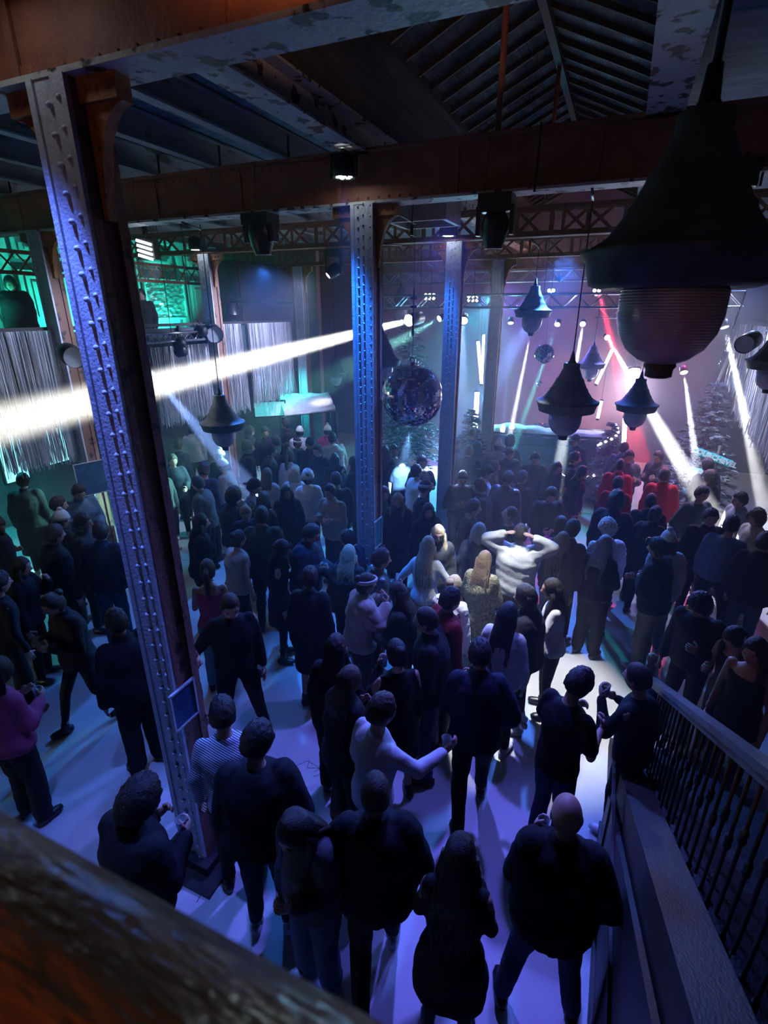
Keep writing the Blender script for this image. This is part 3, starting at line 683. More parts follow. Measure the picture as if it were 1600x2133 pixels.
# ------------------------------------------------------------------ DJ booth
q = atd(1130, 900, 12.9); c = Vector((q.x, q.y, 0))
e = empty('mixing_booth', c, 'long dark mixing booth with snow draped over its top', 'booth'); e.rotation_euler.z = R(8)
zt = 1.42; MB().box((0, 0, zt/2), (2.75, .8, zt), None).build('front_panel', mat('booth_front', (.03, .10, .13), .35, 0, (.02, .07, .09), 3), e)
MB().box((0, -.02, zt+.02), (2.95, .95, .05)).box((0, -.43, zt-.25), (2.8, .03, .02)).build('worktop', M_DARK, e)
mb = MB(); n = 40; vs = []
for j in range(9):
    for i in range(n+1):
        x = -1.45+2.9*i/n; y = -.5+.6*j/8; hgt = .05+.09*abs(noise.noise(Vector((x*1.6, y*2, 3))))*2*math.sin(math.pi*j/8)+.12*math.exp(-((x+.75)/.4)**2)*math.sin(math.pi*j/8)
        vs.append((x, y, zt+.04+(hgt if 0 < j < 8 else -.06-.05*noise.noise(Vector((x*4, 0, 0))))))
mb.add(vs, [(j*(n+1)+i, j*(n+1)+i+1, (j+1)*(n+1)+i+1, (j+1)*(n+1)+i) for j in range(8) for i in range(n)]); mb.build('snow_cover', M_SNOW, e, True)
px = c+Vector((.25, .22, zt+.05)); e = empty('dj_mixer', px, 'black mixing desk with tiny red lights on the booth', 'mixer')
MB().box((0, 0, .045), (1.0, .34, .09)).build('body', M_DARK, e)
for k in range(9): MB().lathe([(.012, 0), (.01, .02)], (-.4+.1*k, (-.06, .08, .0)[k % 3], .09), 8).build('knob', emis('knob_red', (1, .05, .05), 3) if k % 2 else M_ALU, e)
# ------------------------------------------------------------------ trees
M_NEED = mat('fir_needles', (.07, .12, .09), .6, 0, (.03, .06, .045), 20)
M_FLOCK = mat('flocked_needles', (.55, .6, .66), .6, 0, (.25, .32, .34), 16, .3, .6)
M_BARK = mat('bark', (.08, .055, .04), .8)
def fir(x, y, h, r, label, seed, m, m2=None, dens=1.0, z0=0.0, layers=17):
    rnd = random.Random(seed); e = empty('christmas_tree', (x, y, z0), label, 'tree')
    MB().tube([(0, 0, 0), (0, 0, h*.5), (0, 0, h*.98)], [.05*h/3, .03*h/3, .008], 10).build('trunk', M_BARK, e, True)
    fo, sn, br = MB(), MB(), MB()
    for L_ in range(layers):
        t = (L_+.5)/layers; z = h*(.1+.88*t); R_ = r*(1-t)**.8+.05; nb_ = int((7+9*(1-t))*dens)
        for k in range(nb_):
            a = 2*math.pi*(k+rnd.random())/nb_; Lb = R_*rnd.uniform(.75, 1.12); drop = -.18*Lb+rnd.gauss(0, .03)
            d = Vector((math.cos(a), math.sin(a), 0)); sd = Vector((-d.y, d.x, 0))
            base = Vector((0, 0, z+rnd.gauss(0, .03)))
            br.tube([base, base+d*Lb*.6+Vector((0, 0, drop*.3)), base+d*Lb+Vector((0, 0, drop))], [.012, .008, .003], 4, False)
            nt_ = int(10+Lb*16)
            for q_ in range(nt_):
                u = .15+.85*q_/nt_; s = 1 if q_ % 2 else -1
                pb = base+d*Lb*u+Vector((0, 0, drop*u*u)); tl = (.10+.22*(1-u)*Lb)*rnd.uniform(.7, 1.2)
                dr = (d*.75+sd*s*.8+Vector((0, 0, rnd.uniform(-.25, .25)))).normalized()
                tip = pb+dr*tl; wv_ = dr.cross(Vector((0, 0, 1))).normalized()*.02*rnd.uniform(.8, 1.5)
                upv = Vector((0, 0, .02))
                mb_ = sn if (m2 and rnd.random() < .3) else fo
                mb_.add([pb-wv_, pb+wv_, tip+wv_*.4, tip-wv_*.4], [(0, 1, 2, 3)])
                mb_.add([pb-upv, pb+upv, tip+upv*.3, tip-upv*.3], [(0, 1, 2, 3)])
    br.build('branches', M_BARK, e); fo.build('needles', m, e)
    if m2: sn.build('snowy_needles', m2, e)
    return e
p = atz(848, 985, 0); FT = (p.x, p.y)
fir(p.x, p.y, 4.5, 1.0, 'tall dark fir tree with silver ornaments rising behind the big mirror ball', 1, M_NEED, M_FLOCK, 1.1)
p = atz(1250, 1052, 0); fir(p.x, p.y, 1.95, .42, 'snowy white tree wrapped with round bulbs beside the mixing booth', 2, M_FLOCK, None, 1.2, 0, 15)
WT = Vector((p.x, p.y, 0))
e = None
for k in range(24):
    t = k/24; a = t*14; rr = .44*(1-t)**.8+.05
    tag(MB().ell((0, 0, 0), (.032, .032, .032), 8, 6).build('light_bulb', emis('warm_bulb', (.9, .8, 1), 2.5), None, True, None), 'round white bulb on the snowy tree beside the mixing booth', 'light bulb', 'bulbs on the snowy tree').location = WT+Vector((rr*math.cos(a), rr*math.sin(a), .3+1.65*t))
p = atz(1430, 1078, 0); fir(p.x, p.y, 3.0, .85, 'big frosted fir tree behind the arrow signs at right', 3, M_FLOCK, M_NEED, 1.0)
p = atz(972, 1042, 0); fir(p.x, p.y, 2.2, .55, 'frosted fir tree between the mirror ball column and the hazy column', 4, M_FLOCK, M_NEED, 1.0)
rnd = random.Random(4)
for k in range(16):
    a = rnd.uniform(3.4, 6.0); t = rnd.uniform(.15, .9); rr = .95*(1-t)**.8
    tag(MB().ell((0, 0, 0), (.05, .05, .05), 10, 8).build('tree_ornament', M_MIR, None, True), 'shiny ball ornament on the tall dark fir tree', 'ornament', 'ornaments on the tall fir').location = (FT[0]+rr*math.cos(a), FT[1]+rr*math.sin(a), 4.1*(.1+.85*t))
# snow blanket under the white tree
mb = MB(); n = 20; c = atz(1235, 1050, 0); vs = [(c.x-.9+1.8*i/n, c.y-.7+1.5*j/n, .012+.10*max(0, math.sin(math.pi*i/n)*math.sin(math.pi*j/n))*(1+noise.noise(Vector((i*.4, j*.4, 0))))) for j in range(n+1) for i in range(n+1)]
mb.add(vs, [(j*(n+1)+i, j*(n+1)+i+1, (j+1)*(n+1)+i+1, (j+1)*(n+1)+i) for j in range(n) for i in range(n)]); tag(mb.build('snow_blanket', M_SNOW, None, True), 'white fake snow spread on the floor under the bulb-wrapped tree', 'snow', kind='stuff')
# ------------------------------------------------------------------ arrow signs
def text(name, s, size, m, parent, loc, rot, ext=.004, shear=0, space=1):
    cu = bpy.data.curves.new(name, 'FONT'); cu.body = s; cu.size = size; cu.extrude = ext; cu.offset = .006; cu.shear = shear
    cu.align_x = 'CENTER'; cu.align_y = 'CENTER'; cu.space_character = space; cu.materials.append(m)
    o = bpy.data.objects.new(name, cu); COL.objects.link(o); o.parent = parent; o.location = loc; o.rotation_euler = rot
    return o
M_SGN = mat('teal_painted_board', (.03, .62, .68), .5, 0, (.03, .5, .55), 8)
M_LET = mat('white_letter_paint', (.85, .9, .9), .5)
post = atz(1462, 1185, 0); post = atd(1487, 985, 9.99)
base = Vector((post.x, post.y, 0))
e = empty('sign_post', base, 'thin post carrying the teal arrow signs in front of the frosted fir', 'post')
MB().tube([(0, 0, 0), (0, 0, 1.86)], .032, 12).lathe([(.18, 0), (.18, .03), (.04, .05)], (0, 0, 0), 16).build('pole', M_WOOD, e, True)
vd = Vector((base.x, base.y, 0)).normalized(); fa = math.atan2(vd.y, vd.x)-math.pi/2
for px_, py_, wd, ht, tx, tilt, sz, lb in ((1488, 953, .62, .13, 'COURCHEVEL', -.28, .125, 'teal arrow board reading COURCHEVEL, topmost on the sign post'), (1462, 985, .46, .14, 'ME', -.08, .15, 'teal board with the letters ME below the top arrow board'), (1456, 1027, .42, .13, 'ALPE', .05, .12, 'teal board reading ALPE, lowest on the sign post')):
    q = atd(px_, py_, 9.85); e = empty('arrow_sign', q, lb, 'sign', rz=fa)
    mb = MB(); w2, h2 = wd/2, ht/2
    pr = [(-w2-.08, 0), (-w2, -h2), (w2, -h2), (w2, h2), (-w2, h2)]; M = Matrix.Rotation(-tilt, 3, 'Y')
    vs = [M @ Vector((x, yy, z)) for yy in (-.012, .012) for x, z in pr]
    mb.add(vs, [(0, 1, 2, 3, 4), (9, 8, 7, 6, 5)]+[(i, (i+1) % 5, 5+(i+1) % 5, 5+i) for i in range(5)]); mb.build('board', M_SGN, e)
    t = text('lettering', tx, sz, M_LET, e, (0, -.018, 0), (math.pi/2, -tilt*-1 if False else 0, 0), space=1.0)
    t.rotation_euler = (Matrix.Rotation(-tilt, 3, 'Y') @ Matrix.Rotation(math.pi/2, 3, 'X')).to_euler()
# ------------------------------------------------------------------ stage light tubes and beams
M_TUBE = emis('white_light_tube', (.9, .93, 1.0), 22)
def tube(a, b, t, label, r=.035, m=None):
    p, q = atd(*a, t), atd(*b, t); e = empty('light_tube', (p+q)/2, label, 'light tube', 'standing light tubes'); c = (p+q)/2
    MB().tube([p-c, q-c], r, 12).build('tube', m or M_TUBE, e, True)
    MB().tube([p-c+Vector(w_) for w_ in hang_pts(p)], .004, 5).build('hanging_wire', M_DARK, e)
    d = (q-p).normalized(); MB().tube([p-c-d*.04, p-c], r*1.2, 12).tube([q-c, q-c+d*.04], r*1.2, 12).build('end_cap', M_DARK, e)
tube((996, 712), (1003, 795), 14.2, 'slanted white light tube, upper left one beside the hazy column', .04)
tube((1008, 698), (1003, 800), 13.6, 'upright white light tube right beside the hazy column', .03)
tube((994, 818), (990, 893), 13.8, 'bright white light tube behind the frosted fir at the hazy column', .06)
tube((1275, 730), (1242, 800), 14.4, 'slanted white light tube below the hazy pale pendant lamp', .04)
tube((1253, 836), (1245, 872), 13.4, 'short white light tube behind the top of the snowy tree', .035)
tube((1302, 872), (1297, 985), 13.2, 'upright white light tube behind the man in the teal hood', .05)
tube((1322, 770), (1314, 862), 14.6, 'glaring white light tube behind the red-tinted pendant lamp', .14)
def beam_head(a, ta, b, tb, power, colr, ang, label, m=M_LENS_W, s=.5, rad=.03):
    p, q = atd(*a, ta), atd(*b, tb)
    spot('beam_lamp', p+(q-p).normalized()*.03, q, power, colr, ang, .35, rad)
    if label:
        e = empty('beam_light', p, label, 'stage light', 'small beam lights'); Rm = (q-p).to_track_quat('-Z', 'Y').to_matrix()
        MB().lathe([(.05*s, .3*s), (.14*s, .26*s), (.15*s, .02), (.13*s, -.0)], (0, 0, 0), 18, Rm, False).build('housing', M_DARK, e, True)
        MB().lathe([(.001, 0), (.13*s, 0)], (0, 0, 0), 18, Rm, False).build('lens', m, e)
MAIN = atd(850, 668, 11.0)
spot('main_beam_lamp', MAIN, atd(-40, 893, 5.6), 2800000, (1, .97, .88), 4.3, .9, .05)
e = empty('beam_light', MAIN, 'glaring profile spotlight behind the small glowing pendant lamp', 'stage light', 'small beam lights')
Rm = (atd(-40, 893, 5.6)-MAIN).to_track_quat('-Z', 'Y').to_matrix()
MB().lathe([(.05, .5), (.13, .46), (.14, .06), (.12, .02)], (0, 0, 0), 20, Rm, False).build('housing', M_DARK, e, True)
MB().lathe([(.001, .03), (.118, .03)], (0, 0, 0), 20, Rm, False).build('lens', M_LENS_W, e)
beam_head((1265, 703), 13.5, (1475, 1062), 8.2, 756000, (.95, .95, 1), 3.0, 'beam light throwing the long diagonal white beam onto the man at right')
beam_head((1510, 682), 9.5, (1560, 905), 9.3, 288000, (.95, .97, 1), 5.0, 'beam light at right aimed down onto the bright tinsel')
beam_head((1425, 776), 10.5, (1462, 1050), 9.6, 216000, (.75, .8, 1), 4.5, 'beam light pointing down on the frosted fir')
beam_head((1214, 675), 13, (1163, 985), 9.5, 360000, (.8, .93, 1), 2.6, 'beam light with a white shaft passing behind the grey-green lamp')
beam_head((1161, 676), 13, (1070, 930), 11.5, 162000, (.1, .9, .75), 2.4, 'beam light with a thin teal shaft over the small mirror ball')
beam_head((1106, 690), 13.2, (1066, 890), 12.6, 414000, (.95, .95, 1), 2.6, 'beam light with a white shaft landing on the mixing booth')
beam_head((1064, 673), 13, (1048, 885), 12.7, 126000, (.2, .45, 1), 2.0, 'beam light with a thin blue shaft right of the hazy column')
beam_head((966, 668), 12, (955, 760), 11, 16200, (.4, .5, 1), 14, 'round bluish beam light at the right side of the mirror ball column', M_LENS_W, .7)
beam_head((915, 664), 11.5, (868, 690), 11.3, 16200, (.3, 1, .8), 12, 'teal-white beam light in the upper branches of the tall fir')
beam_head((1240, 575), 11.5, (1275, 720), 11.5, 198000, RED, 7, 'red beam light half hidden by the huge pendant lamp', emis('lit_lens_red', (1, .05, .08), 18), .6)
beam_head((1162, 585), 11.6, (1100, 680), 12.2, 28800, (.2, .35, 1), 14, 'blue beam light hanging from the upper truss')
beam_head((301, 760), 7.2, (470, 960), 8.6, 108000, (.25, .42, 1), 9, 'white beam light just right of the near column', M_LENS_W, .75)
beam_head((1600, 560), 7, (1560, 640), 8, 540, (.2, .35, 1), 14, None)
beam_head((855, 895), 8.5, (838, 985), 9.6, 14400, (.2, .5, 1), 16, None)
for px, py in ((895, 618), (985, 622)):
    q = atd(px, py, 12.2); e = empty('pinspot_cluster', q, 'pink-white pinspot cluster on the lower truss, %s' % ('left of the column behind the mirror ball' if px < 900 else 'right of the column behind the mirror ball'), 'stage light')
    MB().box((0, .08, 0), (.3, .12, .2)).tube([Vector(w_)+Vector((0, .08, 0)) for w_ in hang_pts(q)], .008, 6).build('housing', M_DARK, e)
    for k in range(6): MB().ell((-.1+.1*(k % 3), 0, -.04+.08*(k//3)), (.03, .015, .03), 8, 6).build('led', M_LENS_W, e)
    spot('pinspot_lamp', q+Vector((0, -.05, -.02)), q+Vector((-.9, -.5, -.35)), 60, (.9, .4, 1), 40, .6, .04)
for px, py in ((1148, 608), (1243, 608)):
    q = atd(px, py, 12.2); e = empty('blinder_light', q, 'three-lens blinder on the truss, %s' % ('right above the dark pendant lamp' if px < 1200 else 'left of the huge lamp glass'), 'stage light')
    MB().box((0, .08, 0), (.2, .1, .2)).tube([Vector(w_)+Vector((0, .08, 0)) for w_ in hang_pts(q)], .008, 6).build('housing', M_DARK, e)
    for a, b in ((-.05, .03), (.05, .03), (0, -.05)): MB().ell((a, 0, b), (.035, .015, .035), 8, 6).build('led', M_LENS_W, e)
# coloured washes of the stage end
spot('stage_purple', (-3.2, 15.8, 4.9), (-1.8, 12.5, 1.0), 2000, (.18, .13, 1), 100, .8, .2)
spot('stage_orange', atd(1330, 860, 15.2), (.3, 16.8, 2.5), 1300, ORANGE, 150, .9, .2)
spot('stage_orange', (1.0, 14.6, 1.2), (-3.0, 16.8, 3.4), 750, (1, .26, .14), 120, .9, .2)
spot('stage_white', atd(1320, 760, 14.5), atd(1320, 860, 11), 330, (.85, .8, 1), 110, .9, .15)
spot('stage_teal', (-3.4, 14.9, 4.7), (-3.2, 10.2, 0), 2600, (.03, .75, .9), 75, .9, .15)
spot('stage_magenta', (1.6, 13.2, 4.8), (.2, 8.6, 0), 1500, (1, .06, .38), 42, .9, .12)
spot('stage_blue', (2.2, 12.5, 4.9), (1.2, 8.2, .5), 400, (.14, .25, 1), 70, .9, .12)
spot('stage_lilac', (.4, 15.2, 4.9), (.0, 9.8, 0), 900, (.30, .28, 1), 70, .9, .12)
# gallery teal uplights, under-gallery teal
for y in (3.9, 5.9, 8.3, 10.9):
    spot('gallery_teal', (XL+.75, y, 3.25), (XL, y+.05, 4.7), 700, TEAL, 110, .9, .05)
spot('under_gallery_teal', (-9.4, 5.3, 2.75), (-9.4, 5.2, 0), 220, (.02, .75, .85), 130, .9, .1)
spot('hut_teal', (-8.6, 11.6, 2.7), (-7.0, 12.2, .8), 300, (.02, .7, .8), 120, .9, .1)
spot('tinsel_wash', (-5.6, 9.6, 4.9), (-7.8, 9.6, 3.0), 1100, (.55, .62, 1), 100, .9, .1)
spot('tinsel_wash', (-5.8, 5.9, 4.9), (-7.8, 5.2, 3.0), 330, (.5, .62, 1), 80, .9, .1)
spot('tinsel_wash', (.9, 10.9, 4.9), (2.4, 10.4, 2.6), 1500, (.62, .66, 1), 90, .9, .1)
# unseen spots put in near the camera to light rail, girders, roof glass
spot('near_camera_fill', (-2.4, -1.6, 4.6), (-2.9, 5.5, 5.5), 14, (1, .42, .2), 100, .9, .3)
spot('near_camera_fill', (-1.0, -.75, 3.75), (-.55, .02, 3.62), 26, (1, .22, .02), 46, .9, .03)
spot('near_camera_fill', (-.7, 1.2, 5.4), (-.45, .15, 3.75), 5, (.75, .95, 1), 30, .9, .03)
spot('hut_spot', atd(690, 700, 12.6), atd(668, 845, 13.2), 160, (.8, .72, 1), 26, .9, .03)
spot('near_camera_fill', (1.2, -1.4, 4.8), (1.2, 5.5, 5.5), 7, (1, .4, .25), 110, .9, .3)
spot('roof_glint', (-.7, .8, 5.6), (-2.4, 5.0, 6.8), 110, (1, .5, .3), 60, .9, .05)  # extra unseen spot that makes the orange glints on the panes
spot('sign_fill', atd(1440, 860, 8.6), atd(1475, 975, 9.85), 70, (.5, 1, 1), 30, .8, .03)  # added fill without a fixture, brightens the teal arrow boards
spot('stage_cyan', (-3.6, 16.2, 1.6), (-4.4, 12.6, 3.2), 700, (.08, .65, .95), 90, .9, .1)
spot('ball_pinspot', (-1.2, 8.75, 5.0), (-2.35, 6.5, 3.2), 160, (.8, .85, 1), 12, .5, .03)
# ------------------------------------------------------------------ people
def loft(mb, pts, rx, ry, X=Vector((1, 0, 0)), n=16):
    k = len(pts); pts = [Vector(p) for p in pts]; vs = []
    for i, p in enumerate(pts):
        t = (pts[min(i+1, k-1)]-pts[max(i-1, 0)]).normalized(); x = (X-t*X.dot(t)).normalized(); y = t.cross(x)
        for j in range(n):
            a = 2*math.pi*j/n; vs.append(p+x*math.cos(a)*rx[i]+y*math.sin(a)*ry[i])
    fs = [(i*n+j, i*n+(j+1) % n, (i+1)*n+(j+1) % n, (i+1)*n+j) for i in range(k-1) for j in range(n)]
    fs += [tuple(range(n-1, -1, -1)), tuple((k-1)*n+j for j in range(n))]
    mb.add(vs, fs)
def cap(mb, a, b, r0, r1, n=10):
    a, b = Vector(a), Vector(b); d = b-a; L = d.length
    if L < 1e-5: return
    d /= L
    pts = [a-d*r0*.95, a-d*r0*.6, a, b, b+d*r1*.6, b+d*r1*.95]
    mb.tube(pts, [r0*.3, r0*.8, r0, r1, r1*.8, r1*.3], n)
def headpt(x, y, z):
    # unit direction -> head surface (y is the face)
    X, Y, Z = .076*x, .096*y, .118*z
    if z < 0:
        X *= 1-.30*(-z)**1.4
        if y < 0: Y *= 1-.55*(-z)**1.2
        else: Y *= 1-.10*(-z)
    if y > 0:
        Y -= .006*y*math.exp(-(x/.5)**2)
        g = lambda cx, cz, sx, sz: math.exp(-((x-cx)/sx)**2-((z-cz)/sz)**2)
        Y += .026*g(0, -.12, .13, .17)*y + .006*g(0, .02, .12, .2)
        Y -= .012*(g(.36, .07, .18, .12)+g(-.36, .07, .18, .12))
        Y += .006*(g(.3, .25, .3, .09)+g(-.3, .25, .3, .09)) + .007*g(0, -.46, .25, .09) + .009*g(0, -.80, .3, .14)
    return Vector((X, Y, Z))*1.07
def sphere_grid(fn, nu=28, nv=20):
    vs = []; fs = []
    for i in range(nv+1):
        th = math.pi*(i+.0)/nv; th = min(max(th, .02), math.pi-.02)
        for j in range(nu):
            a = 2*math.pi*j/nu; vs.append(fn(math.sin(th)*math.sin(a), math.sin(th)*math.cos(a), math.cos(th)))
    for i in range(nv):
        for j in range(nu): fs.append((i*nu+j, i*nu+(j+1) % nu, (i+1)*nu+(j+1) % nu, (i+1)*nu+j))
    fs += [tuple(range(nu-1, -1, -1)), tuple(nv*nu+j for j in range(nu))]
    fs = [f[::-1] for f in fs]
    return vs, fs
PAL = dict(K=(.011, .012, .015), N=(.016, .02, .045), D=(.03, .032, .038), G=(.09, .10, .11), g=(.25, .26, .28), W=(.78, .78, .78), w=(.62, .62, .64), B=(.50, .44, .36), b=(.34, .29, .22),
           J=(.10, .19, .28), j=(.035, .06, .12), O=(.20, .21, .16), T=(.33, .30, .18), R=(.50, .02, .03), r=(.25, .015, .02), P=(.85, .04, .35), p=(.35, .06, .14), L=(.03, .07, .065), M=(.06, .04, .03), S=(.10, .16, .24), C=(.55, .55, .62), F=(.03, .05, .035))
HAIR = dict(k=(.008, .007, .007), d=(.022, .014, .010), m=(.06, .035, .02), l=(.20, .13, .07), f=(.48, .38, .24), a=(.38, .36, .36), w=(.75, .74, .78), o=(.26, .17, .10))
def cloth(c, kind='cloth'):
    rough = .35 if kind == 'leather' else .85
    if kind == 'stripe': return stripe_mat('striped_shirt_cloth', (.62, .66, .72), (.03, .05, .10), 26, 'DIAGONAL')
    if kind == 'stripe2': return stripe_mat('wavy_striped_cloth', (.45, .5, .5), (.02, .02, .03), 22, 'Z')
    if kind == 'teddy': return mat('teddy_%s' % c, PAL[c], .95, 0, tuple(x*.45 for x in PAL[c]), 38, .35, .6, 1.0, 55)
    if kind == 'print': return mat('printed_%s' % c, PAL[c], .85, 0, (.06, .08, .2), 16, .38, .42, .2, 40)
    return mat('cloth_%s_%s' % (c, kind), PAL[c], rough, 0, tuple(x*.75 for x in PAL[c]), 5, .3, .7, .35, 14, spec=.25 if rough > .5 else .6)
SKINS = [mat('skin_light', (.48, .29, .21), .5, 0, (.43, .25, .18), 12), mat('skin_tan', (.36, .20, .14), .5, 0, (.31, .17, .12), 12), mat('skin_dark', (.12, .065, .045), .5, 0, (.10, .05, .035), 12)]
M_EYE = mat('eye_dark', (.02, .015, .012), .2); M_LIP = mat('lips', (.32, .09, .08), .45); M_GLS = mat('goggle_lens', (.25, .16, .06), .06, .9, (.05, .10, .2), 14, .4, .6)
TODO = []; NP = [0]; PLACED = []
ARMS = dict(d=((.05, -.02, -.28), (.015, .06, -.25)), h=((.05, .03, -.27), (-.09, .20, .09)), f=((.05, .04, -.27), (-.09, .23, -.02)), p=((.10, -.06, -.26), (-.05, .11, -.2)),
            u=((.21, .03, .10), (-.20, -.07, .13)), o=((.15, .0, -.23), (.12, .07, -.20)), m=((.07, .12, -.23), (-.12, .12, .20)), c=((.07, .02, -.27), (-.22, .15, .05)),
            r=((.07, .17, -.18), (.0, .23, .04)), l=((.04, .12, -.25), (-.05, .17, -.18)), U=((.10, .10, .24), (-.02, .08, .25)))
LEGS = dict(s=(((.10, .02, .49), (.11, -.01, .085)), ((.10, .02, .49), (.11, .0, .085))), w=(((.10, .16, .50), (.11, .24, .085)), ((.10, -.06, .50), (.10, -.28, .12))),
            a=(((.15, .03, .49), (.21, .0, .085)), ((.15, .03, .49), (.21, -.02, .085))), k=(((.10, .12, .50), (.10, -.02, .085)), ((.10, .0, .49), (.10, -.04, .085))))
def P(px, py, h, f, label, hair='short', hc='d', top='shirt', tc='K', bot='trousers', bc='K', arms='dd', legs='s', lean=4, hy=0, hp=8, hat=None, hatc='W', skin=0, w=1.0, z0=0.0, cup=None, fem=None, mk=None, bmk=None, glasses=False, phone=None):
    NP[0] += 1; rnd = random.Random(NP[0]*13+5)
    if fem is None: fem = hair in ('long', 'bun', 'pony', 'bob')
    s = h/1.75; ln = R(lean)
    up = Vector((0, math.sin(ln), math.cos(ln))); X = Vector((1, 0, 0)); crotch = Vector((0, -.25*math.sin(ln), .85)); L = .625
    sh = .168 if fem else .192
    if fem: ring = [(0, .10, .09), (.05, .168, .118), (.16, .182, .122), (.36, .135, .10), (.55, .145, .112), (.68, .15, .125), (.82, .155, .10), (.93, .11, .075), (1.0, .055, .055)]
    else: ring = [(0, .10, .09), (.05, .160, .118), (.16, .168, .120), (.36, .152, .112), (.55, .165, .12), (.70, .180, .128), (.83, .178, .11), (.93, .12, .08), (1.0, .06, .06)]
    sp = lambda t: crotch+up*L*t
    neck = sp(1.0); fy = Matrix.Rotation(R(-hy), 3, 'Z'); fpm = Matrix.Rotation(R(-hp), 3, 'X'); HR = fy @ fpm
    hb = neck+Vector((0, .014+.02*math.sin(ln), .048)); hcn = hb+HR @ Vector((0, .014, .098))
    root = {}
    # arms
    AJ = []
    for k, sd in ((0, -1), (1, 1)):
        S_ = sp(.885)+X*sd*(sh-.015); a, b = ARMS[arms[k]]
        E_ = S_+Vector((a[0]*sd, a[1], a[2])); W_ = E_+Vector((b[0]*sd, b[1], b[2])); AJ.append((S_, E_, W_, sd))
    LJ = []
    lg = LEGS[legs]
    for k, sd in ((0, -1), (1, 1)):
        hip = sp(.06)+X*sd*.088; kn, an = lg[k] if (NP[0] % 2 == 0) else lg[1-k]
        LJ.append((hip, Vector((kn[0]*sd, kn[1], kn[2])), Vector((an[0]*sd, an[1], an[2])), sd))
    near = atz(px, py, h).y < 5.2
    vox = .015 if near else .02
    e_body = -.012
    # --- body
    mb = MB()
    loft(mb, [sp(t) for t, _, _ in ring], [(a+e_body)*w for _, a, _ in ring], [(b+e_body)*w for _, _, b in ring])
    for S_, E_, W_, sd in AJ: cap(mb, S_, E_, .045*w, .037); cap(mb, E_, W_, .037, .026)
    for hp_, kn, an, sd in LJ: cap(mb, hp_, kn, .078*w, .05); cap(mb, kn, an, .05, .035)
    cap(mb, neck-up*.04, hb+HR @ Vector((0, 0, .03)), .058 if not fem else .05, .05 if not fem else .043)
    # extra: head, ears, hands (fingers), not remeshed
    ex = MB()
    vs, fs = sphere_grid(headpt, 32, 24); ex.add([hcn+HR @ v for v in vs], fs)
    for sd in (-1, 1): ex.ell(hcn+HR @ Vector((sd*.077, -.005, -.005)), (.010, .020, .032), 10, 6, HR)
    hands = []
    for i_, (S_, E_, W_, sd) in enumerate(AJ):
        d = (W_-E_).normalized(); pn = X*sd-d*(X*sd).dot(d); pn = pn.normalized() if pn.length > .1 else Vector((0, 1, 0)); sdv = d.cross(pn)   # pn: thumb-opposite normal
        kind = arms[i_]; palm = W_+d*.045
        if kind in 'hfmc': tv = Vector((0, 0, 1))
        else: tv = Vector((0, 1, 0))
        tv = (tv-d*tv.dot(d)).normalized(); nrm = d.cross(tv)*sd   # palm inner normal approx
        if nrm.dot(-X*sd) < 0: nrm = -nrm
        M = Matrix((tv, nrm, d)).transposed()
        ex.ell(palm, (.040, .017, .054), 10, 8, M)
        curl = {'d': .5, 'o': .45, 'h': 1.25, 'm': 1.25, 'f': 1.0, 'p': .9, 'u': .5, 'c': .7, 'r': .5, 'l': .8, 'U': .3}[kind]
        for q in range(4):
            o_ = (.030-.020*q); ln_ = (.070, .078, .072, .058)[q]
            p0 = palm+tv*o_+d*.035; a1 = curl*.45; a2 = curl*1.1; a3 = curl*1.7
            p1 = p0+(d*math.cos(a1)+nrm*math.sin(a1))*ln_*.45; p2 = p1+(d*math.cos(a2)+nrm*math.sin(a2))*ln_*.32; p3 = p2+(d*math.cos(a3)+nrm*math.sin(a3))*ln_*.25
            ex.tube([p0, p1, p2, p3], [.0095, .009, .008, .0055], 6)
        p0 = palm-d*.015+tv*.030; td = (tv*.7+d*.55+nrm*.45).normalized()
        ex.tube([p0, p0+td*.035, p0+td*.05+(d*.5+nrm*.8).normalized()*.022], [.012, .010, .007], 6)
        hands.append((palm+nrm*.035+d*.01, palm))
    hd = HR @ Vector((0, 0, .118)); toph = hcn+hd+Vector((0, 0, .015 if hair != 'bald' else 0))
    if hat in ('beanie', 'fur'): toph += Vector((0, 0, .045))
    # --- placement
    H_ = toph.z*s
    wp = atz(px, py, H_+z0); view = Vector((wp.x, wp.y, 0)).normalized(); ang = math.atan2(view.y, view.x)-math.pi/2-R(f)
    RZ = Matrix.Rotation(ang, 3, 'Z'); off = RZ @ Vector((toph.x*s, toph.y*s, 0)); loc = Vector((wp.x-off.x, wp.y-off.y, z0))
    def clear(v): return min([(Vector((v.x-q.x, v.y-q.y))).length-.42 for q in PLACED if abs(q.z-v.z) < 1]+[Vector((v.x-cx_, v.y-cy_)).length-.46 for cx_ in (-2.6, -7.6) for cy_ in (2.2, 5.55, 8.9, 12.25)])
    best = max((0, .07, -.07, .14, -.14, .22, -.22, .3, -.3), key=lambda t_: min(clear(loc+view*t_), 0)-abs(t_)*.25)
    loc = loc+view*best; PLACED.append(loc.copy())
    def fin(mbx): mbx.v = [tuple(Vector(v)*s) for v in mbx.v]; return mbx
    fin(mb); fin(ex)
    body = mb.build('person', SKINS[skin]); body.location = loc; body.rotation_euler.z = ang
    tag(body, label, 'person', 'dancing crowd')
    TODO.append((body, vox*1.2, ex, 0, None))
    def part(mbx, name, m, remesh=None, disp=0, kind=None, smooth=True):
        o = fin(mbx).build(name, m, body, smooth)
        if remesh: TODO.append((o, remesh, None, disp, kind))
        return o
    # --- top
    E = dict(shirt=.016, sweater=.034, jacket=.042, puffer=.055, coat=.044, dress=.010, tank=.008, vest=.045, crop=.008, fluffy=.045, hoodie=.045)[top]
